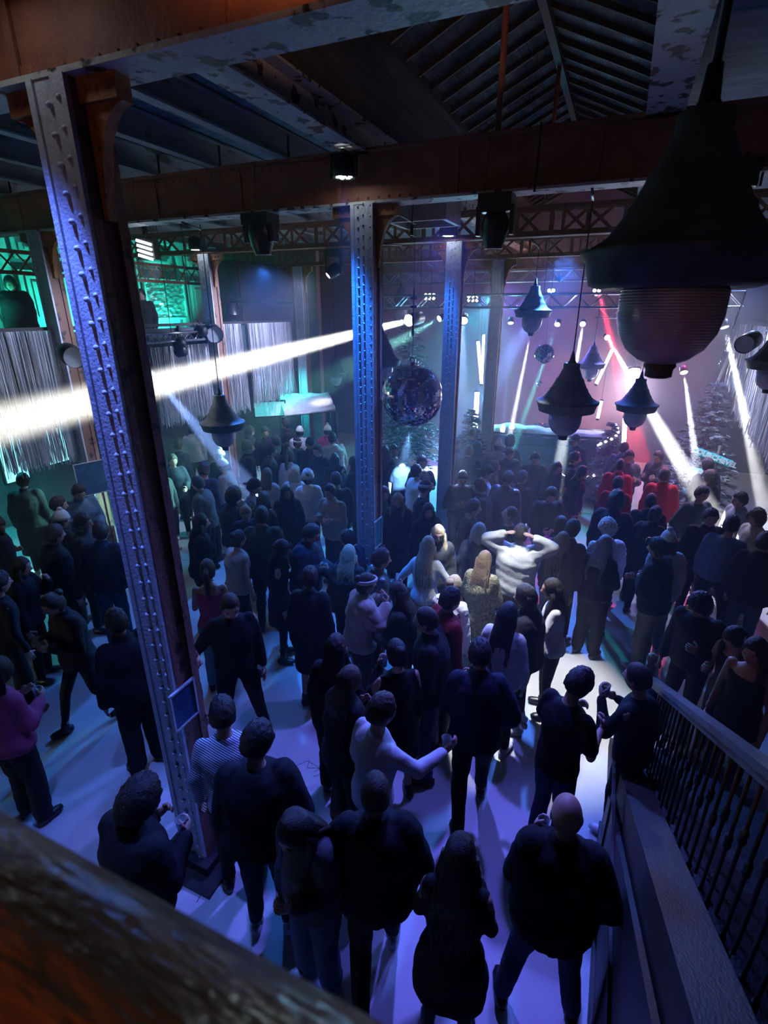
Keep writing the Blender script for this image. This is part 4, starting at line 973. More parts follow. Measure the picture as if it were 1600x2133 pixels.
    hem = dict(shirt=.02, sweater=.06, jacket=.0, puffer=.04, coat=.0, dress=.0, tank=.10, vest=.05, crop=.22, fluffy=.03, hoodie=.03)[top]
    mb = MB(); rr = [(t, a, b) for t, a, b in ring if t >= hem]
    rr = [(hem, ring[1][1] if hem < .3 else .15, ring[1][2])]+[q for q in rr if q[0] > hem+.04]
    if top in ('tank', 'crop'): rr = [q for q in rr if q[0] < .9]
    flare = .012 if top in ('jacket', 'hoodie', 'puffer', 'fluffy', 'sweater') else 0
    pts = [sp(t) for t, _, _ in rr]; ax = [(a+E+(flare if t < .4 else 0))*w for t, a, b in rr]; ay = [(b+E+(flare if t < .4 else 0))*w for t, a, b in rr]
    if not (top in ('tank', 'crop')): ax[-1] = max(ax[-1]-E*.5, .06); ay[-1] = max(ay[-1]-E*.5, .06)
    loft(mb, pts, ax, ay)
    if top in ('coat', 'dress'):
        zl = .42 if top == 'coat' else .60
        loft(mb, [sp(.25), sp(.08), Vector((0, 0, zl+.15)), Vector((0, 0, zl))], [(.16+E)*w, (.185+E)*w, (.20+E)*w, (.205+E)*w], [(.12+E)*w, (.135+E)*w, (.15+E)*w, (.165+E)*w])
    if top not in ('tank', 'vest', 'crop'):
        for S_, E_, W_, sd in AJ:
            r0, r1, r2 = (.048+E)*w, .040+E*.9, .030+E*.7
            if 't-shirt' in label: cap(mb, S_-X*sd*.02, S_.lerp(E_, .7), r0+.008, r1+.016); continue
            cap(mb, S_-Vector((sd*.02, 0, .0)), E_, r0, r1); cap(mb, E_, E_.lerp(W_, .92), r1, r2)
    elif top == 'vest':
        for S_, E_, W_, sd in AJ: cap(mb, S_-X*sd*.04, S_, .075, .07)
    else:
        for S_, E_, W_, sd in AJ: cap(mb, sp(.8)+X*sd*.09, S_-X*sd*.05, .035, .025)
    if top in ('jacket', 'coat', 'puffer', 'fluffy', 'hoodie'):
        if top == 'hoodie': mb.ell(neck+Vector((0, -.06, -.03)), (.10, .07, .07), 12, 8)
        mb.tube([neck-up*.02, neck+up*.045], [.085, .075], 14)
    tm = cloth(tc, mk or 'cloth')
    tn = dict(shirt='shirt', sweater='sweater', jacket='jacket', puffer='puffer_jacket', coat='coat', dress='dress', tank='tank_top', vest='padded_vest', crop='crop_top', fluffy='fluffy_jacket', hoodie='hoodie')[top]
    part(mb, tn, tm, vox, {'puffer': .012, 'vest': .012, 'fluffy': .016, 'tank': .002, 'crop': .002}.get(top, .009), top)
    # --- bottom
    if bot != 'none':
        mb = MB(); e2 = dict(trousers=.016, wide=.034, slim=.004, jeans=.016, skirt=.012, cargo=.028)[bot]
        loft(mb, [sp(t) for t in (-.02, .05, .16, .27)], [.11*w, (ring[1][1]+e2*.6)*w, (ring[2][1]+e2*.4)*w, (.15+e2*.3)*w], [.10*w, (.12+e2*.6)*w, (.125+e2*.4)*w, (.11+e2*.3)*w])
        if bot == 'skirt':
            loft(mb, [sp(.12), sp(-.1), Vector((0, 0, .62)), Vector((0, 0, .52))], [.17, .19, .20, .205], [.12, .14, .15, .155])
        else:
            for hp_, kn, an, sd in LJ:
                hem_r = {'wide': .085, 'slim': .036, 'jeans': .062, 'cargo': .06}.get(bot, .052)
                cap(mb, hp_, kn, (.082+e2)*w, .054+e2); cap(mb, kn, an+Vector((0, 0, .03)), .054+e2, hem_r)
        part(mb, {'skirt': 'skirt', 'jeans': 'jeans', 'slim': 'leggings'}.get(bot, 'trousers'), cloth(bc, bmk or 'cloth'), vox, .006 if bot != 'slim' else .002, bot)
    # --- shoes
    shc = cloth('w' if rnd.random() < .35 else 'K', 'leather')
    for hp_, kn, an, sd in LJ:
        mb = MB(); tilt = Vector((sd*.18, 1, 0)).normalized(); z_ = an.z-.085
        a0 = Vector((an.x, an.y-.045, z_+.045)); 
        loft(mb, [a0-tilt*.03, a0, a0+tilt*.08, a0+tilt*.16, a0+tilt*.20], [.025, .04, .045, .044, .025], [.03, .045, .040, .032, .018], X, 12)
        cap(mb, (an.x, an.y, z_+.05), (an.x, an.y, z_+.12), .045, .045)
        mb.v = [(x, y, max(z, z_+.002)) for x, y, z in mb.v]
        part(mb, 'shoe', shc)
    # --- hair
    ns = lambda v, sc_: noise.noise(v*sc_+Vector((NP[0]*3.1, 0, 0)))
    if hair != 'bald':
        thick = {'short': .13, 'buzz': .055, 'curly': .34, 'long': .075, 'bun': .09, 'pony': .10, 'bob': .16}[hair]
        amp = {'curly': .13, 'short': .085, 'buzz': .015}.get(hair, .035); fq = 7 if hair == 'curly' else 6.5
        def hfn(x, y, z):
            line = .42 if y > 0 else (-.62 if hair in ('short', 'buzz') else -.9)
            side = abs(x) > .62
            if y > 0 and side: line = .42-(abs(x)-.62)*1.6
            if hair in ('long', 'bob', 'curly') and y > 0: line = .42-max(0, abs(x)-.45)*2.4
            k = 1/(1+math.exp(-(z-line)*16))
            base = headpt(x, min(y, y) if y < 0 else y, z) if k < .99 else Vector((.081*x, .103*y, .126*z))
            sc_ = .90+k*(.10+thick+amp*ns(Vector((x, y, z)), fq))
            return base*sc_+Vector((0, -.004, .002))
        vs, fs = sphere_grid(hfn, 44, 32) ; mb = MB(); mb.add([hcn+HR @ v for v in vs], fs)
        back = HR @ Vector((0, -1, 0))
        if hair in ('long', 'bob'):
            dn = .40 if hair == 'long' else .17
            p0 = hcn+HR @ Vector((0, -.045, .04)); p1 = hcn+HR @ Vector((0, -.075, -.06)); p2 = neck+Vector((0, -.095-.02, -.02+0)); p3 = neck+Vector((0, -.125, .05-dn)); p4 = neck+Vector((0, -.12, -dn))
            if hair == 'bob': pts, rx_, ry_ = [p0, p1, hcn+HR @ Vector((0, -.05, -.15))], [.085, .105, .10], [.06, .07, .075]
            else: pts, rx_, ry_ = [p0, p1, p2, p3, p4], [.08, .10, .115, .11, .06], [.055, .055, .045, .035, .02]
            loft(mb, pts, [q*.86 for q in rx_], [q*.55 for q in ry_], X, 20)
            ns_ = 54 if near else 34; zend = pts[-1].z
            for q in range(ns_):
                u = (q+.5)/ns_*2-1; lat = u*.078; bk = -.085*math.sqrt(max(0, 1-u*u*.9)); wv2 = .012*(1+(hc in 'om'))
                c0 = hcn+HR @ Vector((lat*.45, bk*.35, .118-.02*abs(u))); c1 = hcn+HR @ Vector((lat*1.12, bk*1.12-.01, .03)); c2 = hcn+HR @ Vector((lat*1.22, bk*1.0-.012, -.08))
                if hair == 'bob': ps_ = [c0, c1, c2, hcn+HR @ Vector((lat*1.25, bk*.9-.01, -.17+rnd.gauss(0, .012)))]
                else:
                    ln3 = dn*rnd.uniform(.82, 1.06); sx = u*rnd.uniform(.07, .12)
                    ps_ = [c0, c1, c2, neck+Vector((sx*.95, -.10+rnd.gauss(0, .008), .0)), neck+Vector((sx+rnd.gauss(0, wv2), -.135+rnd.gauss(0, .01), -ln3*.5)), neck+Vector((sx*.8+rnd.gauss(0, wv2), -.14+rnd.gauss(0, .012), -ln3))]
                rr_ = [.010, .014, .014, .014, .012, .003][:len(ps_)]; rr_[-1] = .004
                mb.tube(ps_, rr_, 5, False)
            if hair == 'long':
                for sd in (-1, 1):
                    if rnd.random() < .8: mb.tube([hcn+HR @ Vector((sd*.075, .01, .0)), hcn+HR @ Vector((sd*.085, .0, -.10)), neck+Vector((sd*.10, .06, -.04)), neck+Vector((sd*.10, .11, -.18))], [.03, .035, .035, .014], 10)
        elif hair == 'bun': mb.ell(hcn+HR @ Vector((0, -.10, .07)), (.045, .045, .045), 14, 10)
        elif hair == 'pony': mb.tube([hcn+HR @ Vector((0, -.09, .05)), hcn+HR @ Vector((0, -.15, .0)), hcn+Vector((0, -.17, -.16)), hcn+Vector((0, -.16, -.32))], [.022, .035, .034, .010], 12)
        part(mb, 'hair', mat('hair_%s' % hc, HAIR[hc], .5, 0, tuple(x*.6 for x in HAIR[hc]), 30, .35, .65, .6, 60, stretch=(3, 3, .5)))
    # --- hats
    hm = lambda: cloth(hatc, 'teddy' if hat == 'fur' else 'knit')
    if hat == 'beanie':
        def bf(x, y, z):
            k = 1/(1+math.exp(-(z-.12)*30)); rib = .012*math.sin(math.atan2(x, y)*26); br = .06*math.exp(-((z-.25)/.1)**2)
            v = Vector((.081*x, .103*y, .126*z))*(.85+k*(.38+rib+br)); v.z *= 1.12 if z > .3 else 1; return v
        vs, fs = sphere_grid(bf, 52, 24); mb = MB(); mb.add([hcn+HR @ v for v in vs], fs); part(mb, 'beanie', hm())
        if rnd.random() < .5: part(MB().ell(hcn+HR @ Vector((0, -.01, .175)), (.035, .035, .035), 12, 8), 'bobble', hm())
    elif hat == 'fur':
        def bf(x, y, z):
            k = 1/(1+math.exp(-(z+.05)*20)); return Vector((.081*x, .103*y, .126*z))*(.85+k*(.62+.10*ns(Vector((x, y, z)), 9)+.07*ns(Vector((x, y, z)), 22)))
        vs, fs = sphere_grid(bf, 52, 30); mb = MB(); mb.add([hcn+HR @ v for v in vs], fs); part(mb, 'fur_hat', hm())
    elif hat in ('cap', 'bcap'):
        def bf(x, y, z):
            k = 1/(1+math.exp(-(z-.22)*30)); return Vector((.081*x, .103*y, .126*z))*(.85+k*.36)
        vs, fs = sphere_grid(bf, 32, 22); mb = MB(); mb.add([hcn+HR @ v for v in vs], fs)
        sgn = 1 if hat == 'cap' else -1; o0 = hcn+HR @ Vector((0, .085*sgn, .045))
        mb.ell(o0+HR @ Vector((0, .03*sgn, 0)), (.07, .065, .010), 16, 6, HR); part(mb, 'cap', hm())
    elif hat in ('band', 'goggles'):
        mb = MB(); pr = []
        for a in range(33):
            t = a/32*2*math.pi; pr.append(hcn+HR @ Vector((.086*math.sin(t), .109*math.cos(t), .050+(.03*math.cos(t) if hat == 'goggles' else .015*math.cos(t)))))
        wdt = .014 if hat == 'band' else .010
        for q in (-.6, 0, .6): mb.tube([p_+HR @ Vector((0, 0, wdt*q*1.4)) for p_ in pr], wdt*.8, 8, False)
        part(mb, 'headband' if hat == 'band' else 'goggle_strap', hm())
        if hat == 'goggles':
            mb = MB(); mb.ell(hcn+HR @ Vector((0, .096, .085)), (.075, .03, .034), 20, 10, HR @ Matrix.Rotation(R(-25), 3, 'X')); part(mb, 'goggles', M_GLS)
    if glasses or hat == 'sun':
        z_, y_ = (.005, .094) if glasses else (.09, .085)
        mb = MB()
        for sd in (-1, 1):
            mb.tube([hcn+HR @ Vector((sd*.032+.024*math.cos(t/12*6.2832), y_, z_+.018*math.sin(t/12*6.2832))) for t in range(13)], .003, 6, False)
            mb.tube([hcn+HR @ Vector((sd*.056, y_, z_)), hcn+HR @ Vector((sd*.08, 0, z_+.01))], .003, 6)
        part(mb, 'glasses' if glasses else 'sunglasses', M_DARK if glasses else M_IRON)
    # --- face details when the face can be seen
    if abs(f+hy) > 50:
        for sd in (-1, 1):
            part(MB().ell(hcn+HR @ Vector((sd*.029, .079, .008)), (.012, .007, .006), 10, 6, HR), 'eye', M_EYE)
            part(MB().tube([hcn+HR @ Vector((sd*.012, .091, .030)), hcn+HR @ Vector((sd*.032, .089, .035)), hcn+HR @ Vector((sd*.048, .077, .029))], .0035, 6), 'eyebrow', M_EYE)
        part(MB().ell(hcn+HR @ Vector((0, .084, -.052)), (.022, .009, .006), 12, 6, HR), 'mouth', M_LIP)
    # --- held cup or phone, things of their own
    for it, nm in ((cup, 'cup'), (phone, 'phone')):
        if it is None: continue
        side = 0 if it[0] == 'l' else 1; g_, pl = hands[side]; wpz = RZ @ (g_*s)+loc
        if nm == 'cup':
            c_ = MB().lathe([(.001, -.055), (.026, -.055), (.036, .055), (.0375, .057), (.0345, .055), (.025, -.048), (.001, -.048)], (0, 0, 0), 18, None, False)
            o = c_.build('plastic_cup', M_CUP, None, True); o.location = wpz; tag(o, 'clear plastic cup held by the '+it[1], 'cup', 'plastic cups in hands')
            MB().lathe([(.001, -.047), (.0245, -.047), (.029, .01), (.001, .01)], (0, 0, 0), 14, None, False).build('drink', M_DRINK, o, True)
        else:
            o = MB().box((0, 0, 0), (.072, .009, .145)).build('phone', M_DARK); o.location = wpz; o.rotation_euler = (R(-35), 0, ang); tag(o, 'phone held by the '+it[1], 'phone')
            MB().box((0, -.0052, 0), (.064, .001, .134)).build('screen', emis('phone_screen', (.8, .8, .9), 1.0), o)
    return body
M_CUP = mat('clear_plastic', (.75, .8, .85), .12, 0, (.7, .75, .8), 4, trans=.75, spec=.6); M_DRINK = mat('pale_drink', (.35, .4, .42), .2)
# ------------------------------------------------------------------ the crowd: head-top pixel, height, heading (0 = seen from behind, 90 = facing right)
# far left
P(45, 985, 1.80, 20, 'tall person in black beside the teal floor under the left gallery', tc='K', top='coat', bot='trousers')
P(-8, 1075, 1.68, 60, 'long-haired woman in a dark coat cut off at the left edge, hand on her arm', 'long', 'd', 'coat', 'N', arms='cd')
P(121, 1034, 1.76, 95, 'dark-haired man in profile behind the white knitted hat', tc='D')
P(163, 1011, 1.82, 165, 'bearded man in an open denim jacket holding a cup by the wall', hc='d', top='jacket', tc='S', arms='fh', cup=('r', 'man in the open denim jacket'), hp=25)
P(124, 1060, 1.68, 60, 'person in a pale knitted hat among the men at left', 'short', 'd', 'puffer', 'K', hat='beanie', hatc='w')
P(172, 1070, 1.76, 110, 'man with a lit forehead looking right behind the black hooded jacket', hc='k', top='jacket', tc='D', skin=1)
P(112, 1092, 1.82, 70, 'tall bearded man in a long black coat looking right at left', hc='d', top='coat', tc='K')
P(208, 1086, 1.80, 30, 'man in a dark hooded jacket seen from behind just left of the near column', hc='k', top='hoodie', tc='N', bot='jeans', bc='j')
P(-4, 1190, 1.74, 75, 'man with thin glasses in black at the left edge', hc='d', tc='K', glasses=True)
P(42, 1160, 1.66, 120, 'dark-haired person raising a hand at the lower left', 'long', 'k', 'jacket', 'K', arms='md')
P(96, 1240, 1.70, -110, 'smiling dark-haired woman in black striding left', 'bun', 'd', 'jacket', 'K', arms='hh', legs='w', bot='slim', cup=('l', 'smiling woman striding left'), hp=20)
P(235, 1268, 1.78, -20, 'person in black jacket with white bottle outline on the back, beside the near column', hc='k', top='jacket', tc='K', bot='wide')
P(-6, 1372, 1.66, 60, 'person in a faded red sweater with a cup at the lower left edge', 'bob', 'd', 'sweater', 'p', bot='wide', arms='hh', cup=('r', 'person in the faded red sweater'))
P(392, 1352, 1.70, 100, 'man with glasses peeking out right of the near column', 'buzz', 'd', 'shirt', 'K', glasses=True)
# behind the near column
P(332, 968, 1.66, 150, 'person in a white knitted hat right behind the near column', 'short', 'd', 'jacket', 'D', hat='beanie', hatc='w')
P(358, 946, 1.74, 170, 'person in a dark sweater with a phone right of the near column in the back', tc='N', top='sweater', arms='fd')
P(372, 915, 1.76, 40, 'dim man in navy at the back under the tinsel', tc='N', top='jacket')
P(398, 884, 1.72, 10, 'person in a pale lit jacket below the blue beam at the back left', 'short', 'd', 'jacket', 'w', 'trousers', 'N')
P(458, 933, 1.66, 30, 'person in a pinkish knitted hat beneath the green-lit lamp', 'short', 'd', 'jacket', 'N', hat='beanie', hatc='C')
P(461, 953, 1.68, -60, 'person in a white knitted hat and beige hooded sweater beneath the green-lit lamp', 'short', 'd', 'hoodie', 'B', hat='beanie', hatc='w')
P(425, 962, 1.82, 30, 'broad man in dark blue seen from behind below the green-lit lamp', hc='d', top='sweater', tc='N', w=1.1)
P(408, 990, 1.72, -60, 'man with a backlit white sleeve left of the broad man in dark blue', hc='k', top='jacket', tc='G')
P(418, 1070, 1.72, 95, 'dark-haired woman in a black blazer standing alone near the near column', 'long', 'k', 'jacket', 'K', 'wide', 'K', hp=5)
P(430, 1165, 1.68, 10, 'woman in a pink top with a black strap seen from behind', 'pony', 'd', 'tank', 'p', 'jeans', 'J', arms='fd')
P(487, 1016, 1.74, 60, 'person with big dark curls left of the blue-lit cap', 'curly', 'k', 'jacket', 'N')
P(497, 1104, 1.66, 60, 'woman with a sequined hair cover and a beige padded vest', 'bun', 'k', 'vest', 'B', 'trousers', 'K', arms='fd')
P(512, 1056, 1.68, 170, 'fair-haired woman looking down behind the broad dark green back', 'bun', 'l', 'sweater', 'N', hp=25)
P(545, 1067, 1.84, 10, 'broad man in a dark green jacket seen from behind in the left crowd', hc='k', top='jacket', tc='F', w=1.12)
# back left group near the hut
P(521, 890, 1.70, 120, 'dark curly-haired person at the back left near the hut bar', 'curly', 'k', 'jacket', 'K')
P(552, 890, 1.76, 175, 'man in an open dark jacket facing the camera below the teal bar sign', hc='k', top='jacket', tc='K', skin=1)
P(594, 873, 1.84, -80, 'tall man in black right below the snowy hut roof, looking left', hc='k', top='jacket', tc='K')
P(575, 908, 1.70, 10, 'person in a green cap with a bright red collar', 'short', 'd', 'jacket', 'L', hat='cap', hatc='F')
P(624, 886, 1.70, 10, 'person in a pale bobble hat below the hut roof', 'short', 'd', 'puffer', 'C', hat='beanie', hatc='w')
P(597, 915, 1.68, 150, 'woman with curly dark hair beside the striped headband', 'long', 'd', 'jacket', 'D')
P(621, 917, 1.68, 140, 'woman wearing a striped white headband in the back left crowd', 'bun', 'd', 'sweater', 'D', hat='band', skin=1)
P(645, 912, 1.76, 170, 'man in a flat dark cap behind the man in the open blazer', 'short', 'k', 'jacket', 'K', hat='cap', hatc='K', skin=1)
P(682, 883, 1.72, 10, 'person in a tall white knitted hat below the hut roof', 'short', 'd', 'coat', 'p', hat='beanie', hatc='W')
P(691, 900, 1.80, -20, 'man in a white hooded sweater seen from behind beside the hut', hc='k', top='hoodie', tc='W', w=1.08)
P(660, 926, 1.78, -150, 'man in an open dark blazer over a white shirt, face lit pink', hc='k', top='jacket', tc='N')
P(519, 920, 1.76, 85, 'man in profile facing right under the green-lit lamp', hc='k', top='jacket', tc='K')
P(566, 926, 1.78, 80, 'man with a lit cheek in a glossy black jacket facing right', hc='d', top='jacket', tc='K', mk='leather')
P(604, 938, 1.68, 30, 'woman with pinkish-lit brown hair and a pale collar', 'pony', 'm', 'jacket', 'C')
P(697, 943, 1.68, 0, 'woman with straight black hair seen from behind left of the middle column', 'long', 'k', 'jacket', 'K')
P(735, 950, 1.70, -60, 'brown-haired woman half hidden by the middle column at its left', 'long', 'm', 'jacket', 'D', arms='md')
P(612, 972, 1.66, 10, 'woman with a blond bob in a pale top left of the white fur hat', 'bob', 'f', 'sweater', 'C')
P(556, 974, 1.70, 20, 'woman in a beige jacket with a black bag seen from behind', 'long', 'm', 'jacket', 'B')
P(640, 976, 1.70, 0, 'woman in a big white fur hat and white padded jacket seen from behind', 'bun', 'k', 'puffer', 'W', hat='fur', hatc='W')
P(699, 983, 1.78, -20, 'man in a black sweater seen from behind beside the man with glasses', hc='k', top='sweater', tc='K')
P(685, 1003, 1.76, -140, 'smiling man with glasses in a beige jacket gesturing', hc='d', top='jacket', tc='b', arms='hh', glasses=True)
P(530, 998, 1.76, 95, 'man in a shiny black cap with lit white shoulders', 'short', 'k', 'shirt', 'S', hat='bcap', hatc='K')
P(597, 1010, 1.72, 175, 'black-haired woman in black facing the camera in the left crowd', 'long', 'k', 'coat', 'K', skin=1)
P(550, 1037, 1.70, 30, 'woman with a lit hair rim in a leather jacket in the left crowd', 'long', 'd', 'jacket', 'K', mk='leather')
P(588, 1124, 1.70, 95, 'woman with a black headband and black lace dress, holding a small glass', 'long', 'k', 'dress', 'K', 'slim', 'K', hat='band', hatc='K', arms='hd', cup=('l', 'woman in the black lace dress'))
P(655, 1094, 1.82, 120, 'big man in an open jacket and wavy striped shirt holding a cup', hc='k', top='jacket', tc='N', arms='fh', w=1.1, cup=('r', 'man in the wavy striped shirt'), hp=25)
P(645, 1180, 1.74, 20, 'person in a dark sparkling mini skirt and shiny black boots', 'short', 'k', 'jacket', 'K', 'skirt', 'K', fem=True)
P(727, 1134, 1.68, 20, 'blond woman in a dark fur coat seen from behind left of the middle column', 'long', 'f', 'fluffy', 'D')
P(722, 1090, 1.72, -60, 'man in dark clothes reaching an arm left beside the middle column', hc='k', top='jacket', tc='N', arms='rd')
# centre back
P(802, 928, 1.74, 10, 'dark-haired woman just right of the middle column at the back', 'long', 'k', 'jacket', 'K')
P(821, 930, 1.70, 170, 'person in a pale patterned top behind the tall man in black', 'short', 'd', 'shirt', 'C')
P(840, 937, 1.82, 10, 'tall man in a black t-shirt seen from behind below the mirror ball', hc='k', top='shirt', tc='K')
P(880, 943, 1.82, 165, 'bearded man in a black t-shirt tilting his head below the mirror ball', hc='k', top='shirt', tc='K', arms='hd', skin=0)
P(866, 961, 1.76, 60, 'man in a white sweater looking up to the right', hc='k', top='sweater', tc='W', hp=-15)
P(801, 1014, 1.68, 170, 'smiling brown-haired woman in an olive jacket against the middle column', 'long', 'd', 'jacket', 'O')
P(828, 1014, 1.70, -160, 'woman with wavy light brown hair in a dark coat', 'long', 'o', 'coat', 'K')
P(889, 1000, 1.74, 80, 'dark-haired man with a headband in a black t-shirt looking right', 'short', 'k', 'shirt', 'K', hat='band', hatc='w')
P(893, 1048, 1.70, 170, 'smiling woman in a black furry coat under the standing man with a headband', 'long', 'k', 'fluffy', 'K', arms='hd')
P(965, 983, 1.80, 170, 'fair man in a dark sweater looking down, arms folded', hc='m', top='sweater', tc='D', arms='cc', hp=22)
P(998, 998, 1.76, -90, 'man with swept brown hair facing left in a dark jacket', hc='m', top='jacket', tc='D')
P(1017, 970, 1.76, 80, 'man in a black cap and long pale open shirt', 'short', 'k', 'coat', 'C', hat='bcap', hatc='K')
P(1061, 981, 1.80, 30, 'man in a shiny navy padded jacket seen from behind', hc='k', top='puffer', tc='N', mk='leather', bot='jeans', bc='j', w=1.05)
P(990, 1040, 1.76, 85, 'young man in a black t-shirt facing right, left of the puffer jacket', hc='k', top='shirt', tc='K')
P(1070, 1056, 1.74, -90, 'man tilting his head back in black behind the woman with raised arms', 'buzz', 'd', 'sweater', 'K', hp=-20)
P(985, 890, 1.86, 20, 'tall hazy person in blue standing by the frosted fir', 'buzz', 'd', 'jacket', 'S')
P(953, 915, 1.68, 150, 'hazy woman in teal light left of the hazy column', 'long', 'd', 'jacket', 'S')
P(978, 926, 1.78, 0, 'hazy person in a dark jacket seen from behind by the hazy column', 'buzz', 'd', 'jacket', 'D')
P(1040, 914, 1.68, 10, 'person in a pale knitted hat and pale fluffy jacket at the booth', 'short', 'd', 'fluffy', 'g', hat='beanie', hatc='w')
P(1063, 912, 1.72, 10, 'curly-haired person standing against the mixing booth', 'curly', 'd', 'jacket', 'D')
P(1065, 934, 1.72, 160, 'man looking down in front of the mixing booth', hc='k', top='jacket', tc='D', hp=20)
P(1033, 960, 1.70, 100, 'woman looking right behind the black ski cap', 'long', 'd', 'jacket', 'K')
P(1117, 943, 1.80, 175, 'man with a collar facing the camera in front of the mixing booth', hc='k', top='jacket', tc='K', w=1.08, hp=18)
P(1090, 985, 1.72, 40, 'dark figure between the puffer jacket and the mixing booth crowd', hc='k', top='jacket', tc='K')
P(1200, 906, 1.76, -150, 'man in a cap with a pale bandana below the white shaft', 'short', 'k', 'jacket', 'N', hat='cap', hatc='N')
P(1201, 941, 1.80, 80, 'bearded man in profile facing right, lit purple', hc='k', top='jacket', tc='K')
P(1163, 962, 1.70, 150, 'woman with wavy hair holding a cup below the white shaft', 'long', 'd', 'jacket', 'K', arms='hd')
P(1217, 970, 1.70, 100, 'woman with a pink-lit face and dark hair facing right', 'long', 'd', 'sweater', 'K')
# centre front
P(797, 1120, 1.78, 75, 'man in a green-black leather jacket facing right beside the middle column', hc='d', top='jacket', tc='L', mk='leather', arms='hd')
P(893, 1116, 1.70, 15, 'blond woman in a tight white long-sleeved top and grey trousers seen from behind', 'long', 'f', 'shirt', 'W', 'jeans', 'O', arms='oo')
P(914, 1095, 1.70, 175, 'blond woman with glasses facing the camera over the white top', 'long', 'f', 'jacket', 'D', glasses=True, hp=15)
P(1000, 1090, 1.68, 30, 'woman with an ash blond bob in a dark shirt', 'bob', 'a', 'jacket', 'N')
P(1012, 1147, 1.68, 20, 'woman with long wavy red-blond hair in an olive teddy coat', 'long', 'o', 'coat', 'T', 'jeans', 'J', arms='hf', mk='teddy', phone=('r', 'woman in the olive teddy coat'))
P(1086, 1092, 1.78, 5, 'person in a pale padded jacket with both hands raised behind the head', 'short', 'd', 'puffer', 'w', 'trousers', 'K', arms='uu', w=1.12, fem=False)
P(1170, 1076, 1.70, -20, 'woman in a bright pink bodysuit dancing', 'bob', 'k', 'shirt', 'P', 'slim', 'P', arms='md')
P(1176, 1103, 1.68, 25, 'woman with light brown hair, sheer black top and pale blue jeans', 'long', 'l', 'shirt', 'K', 'jeans', 'J')
P(1198, 1078, 1.78, 30, 'person in a navy jacket with white padded shoulders beside the pink bodysuit', hc='k', top='jacket', tc='N')
P(1153, 1018, 1.78, 160, 'young man in a black sweater looking down at a bright card', hc='k', top='sweater', tc='K', arms='ff', hp=28, phone=('l', 'young man in the black sweater'))
P(1288, 1024, 1.84, 10, 'big man in black with curly hair seen from behind below the red jacket', hc='k', hair='curly', top='jacket', tc='K', w=1.15)
P(1269, 1078, 1.70, -30, 'person in a blazing white fluffy hood between the dark backs', 'short', 'w', 'fluffy', 'W', hat='fur', hatc='W')
P(1264, 1114, 1.70, 20, 'woman with straight long blond hair in black wide trousers', 'long', 'a', 'sweater', 'K', 'wide', 'K', arms='cc')
P(765, 1187, 1.70, 70, 'woman in a white headband and beige short jacket sipping from a cup', 'bun', 'd', 'puffer', 'B', 'trousers', 'D', hat='band', hatc='W', arms='mm', cup=('r', 'woman in the white headband'))
P(826, 1213, 1.70, -70, 'woman with long dark hair in a dark green jacket holding a tall cup', 'long', 'd', 'jacket', 'F', arms='fh', cup=('l', 'woman in the dark green jacket'))
P(948, 1198, 1.66, 30, 'blond person in a white and blue printed jacket', 'bun', 'f', 'jacket', 'W', 'jeans', 'J', mk='print')
P(943, 1224, 1.78, 60, 'dark-haired man in a dark red jacket with striped trim', hc='k', top='jacket', tc='r', bot='trousers', bc='D')
P(885, 1265, 1.82, -80, 'man with short greyish hair facing left in black and blue jeans', 'buzz', 'd', 'jacket', 'K', 'jeans', 'j', legs='a')
P(825, 1332, 1.70, -20, 'woman in a sleeveless black dress with her arm hanging', 'bun', 'k', 'dress', 'K', 'none', 'K', arms='md', cup=('l', 'woman in the sleeveless black dress'))
P(700, 1320, 1.70, 20, 'woman with long dark hair left of the woman taking a photo', 'long', 'k', 'jacket', 'K', 'wide', 'K')
P(730, 1364, 1.70, 50, 'woman with long brown hair holding up a phone, dark flared trousers', 'long', 'm', 'jacket', 'K', 'wide', 'K', arms='hh', phone=('r', 'woman with long brown hair'))
P(800, 1446, 1.80, 55, 'man in a pale bluish shirt stretching a hand with a can', 'short', 'm', 'shirt', 'w', 'trousers', 'g', arms='dr', cup=('r', 'man in the pale bluish shirt'))
P(1062, 1254, 1.72, 15, 'woman with very long dark wavy hair in a pale short sweater', 'long', 'k', 'sweater', 'w', 'trousers', 'K')
P(1092, 1234, 1.74, -80, 'bearded long-haired man in black facing left', 'bob', 'k', 'hoodie', 'K', 'slim', 'K', fem=False)
P(1147, 1226, 1.70, -100, 'dark-haired woman in a light grey top and black leggings with pale boots', 'long', 'd', 'shirt', 'w', 'slim', 'K', arms='md')
P(1002, 1330, 1.80, -5, 'man in a dark bomber jacket striding, the central silhouette on the bright floor', hc='k', top='jacket', tc='N', bot='trousers', bc='K', arms='hp', legs='w', lean=10, hp=14)
P(1222, 1392, 1.80, 35, 'man in a black t-shirt looking down on the bright floor near the railing', hc='k', top='shirt', tc='K', bot='jeans', bc='j', arms='hh', hp=28)
P(1330, 1382, 1.72, -70, 'round-faced man with a cup standing at the end of the railing', 'buzz', 'd', 'shirt', 'K', arms='mh', cup=('l', 'man at the end of the railing'), w=1.08)
P(478, 1243, 1.84, 175, 'big man in an open black shirt facing the camera, hands low', 'buzz', 'd', 'shirt', 'K', 'trousers', 'K', arms='do', legs='a', w=1.12, hp=25, cup=('l', 'big man in the open black shirt'))
P(540, 1503, 1.84, 12, 'large man in dark grey seen from above facing right', hc='k', top='sweater', tc='K', bot='trousers', bc='N', w=1.15, arms='dp', hp=12, hy=40)
P(460, 1452, 1.76, 10, 'man in a white striped shirt beside the near column', hc='k', top='shirt', tc='W', mk='stripe', bot='trousers', bc='K')
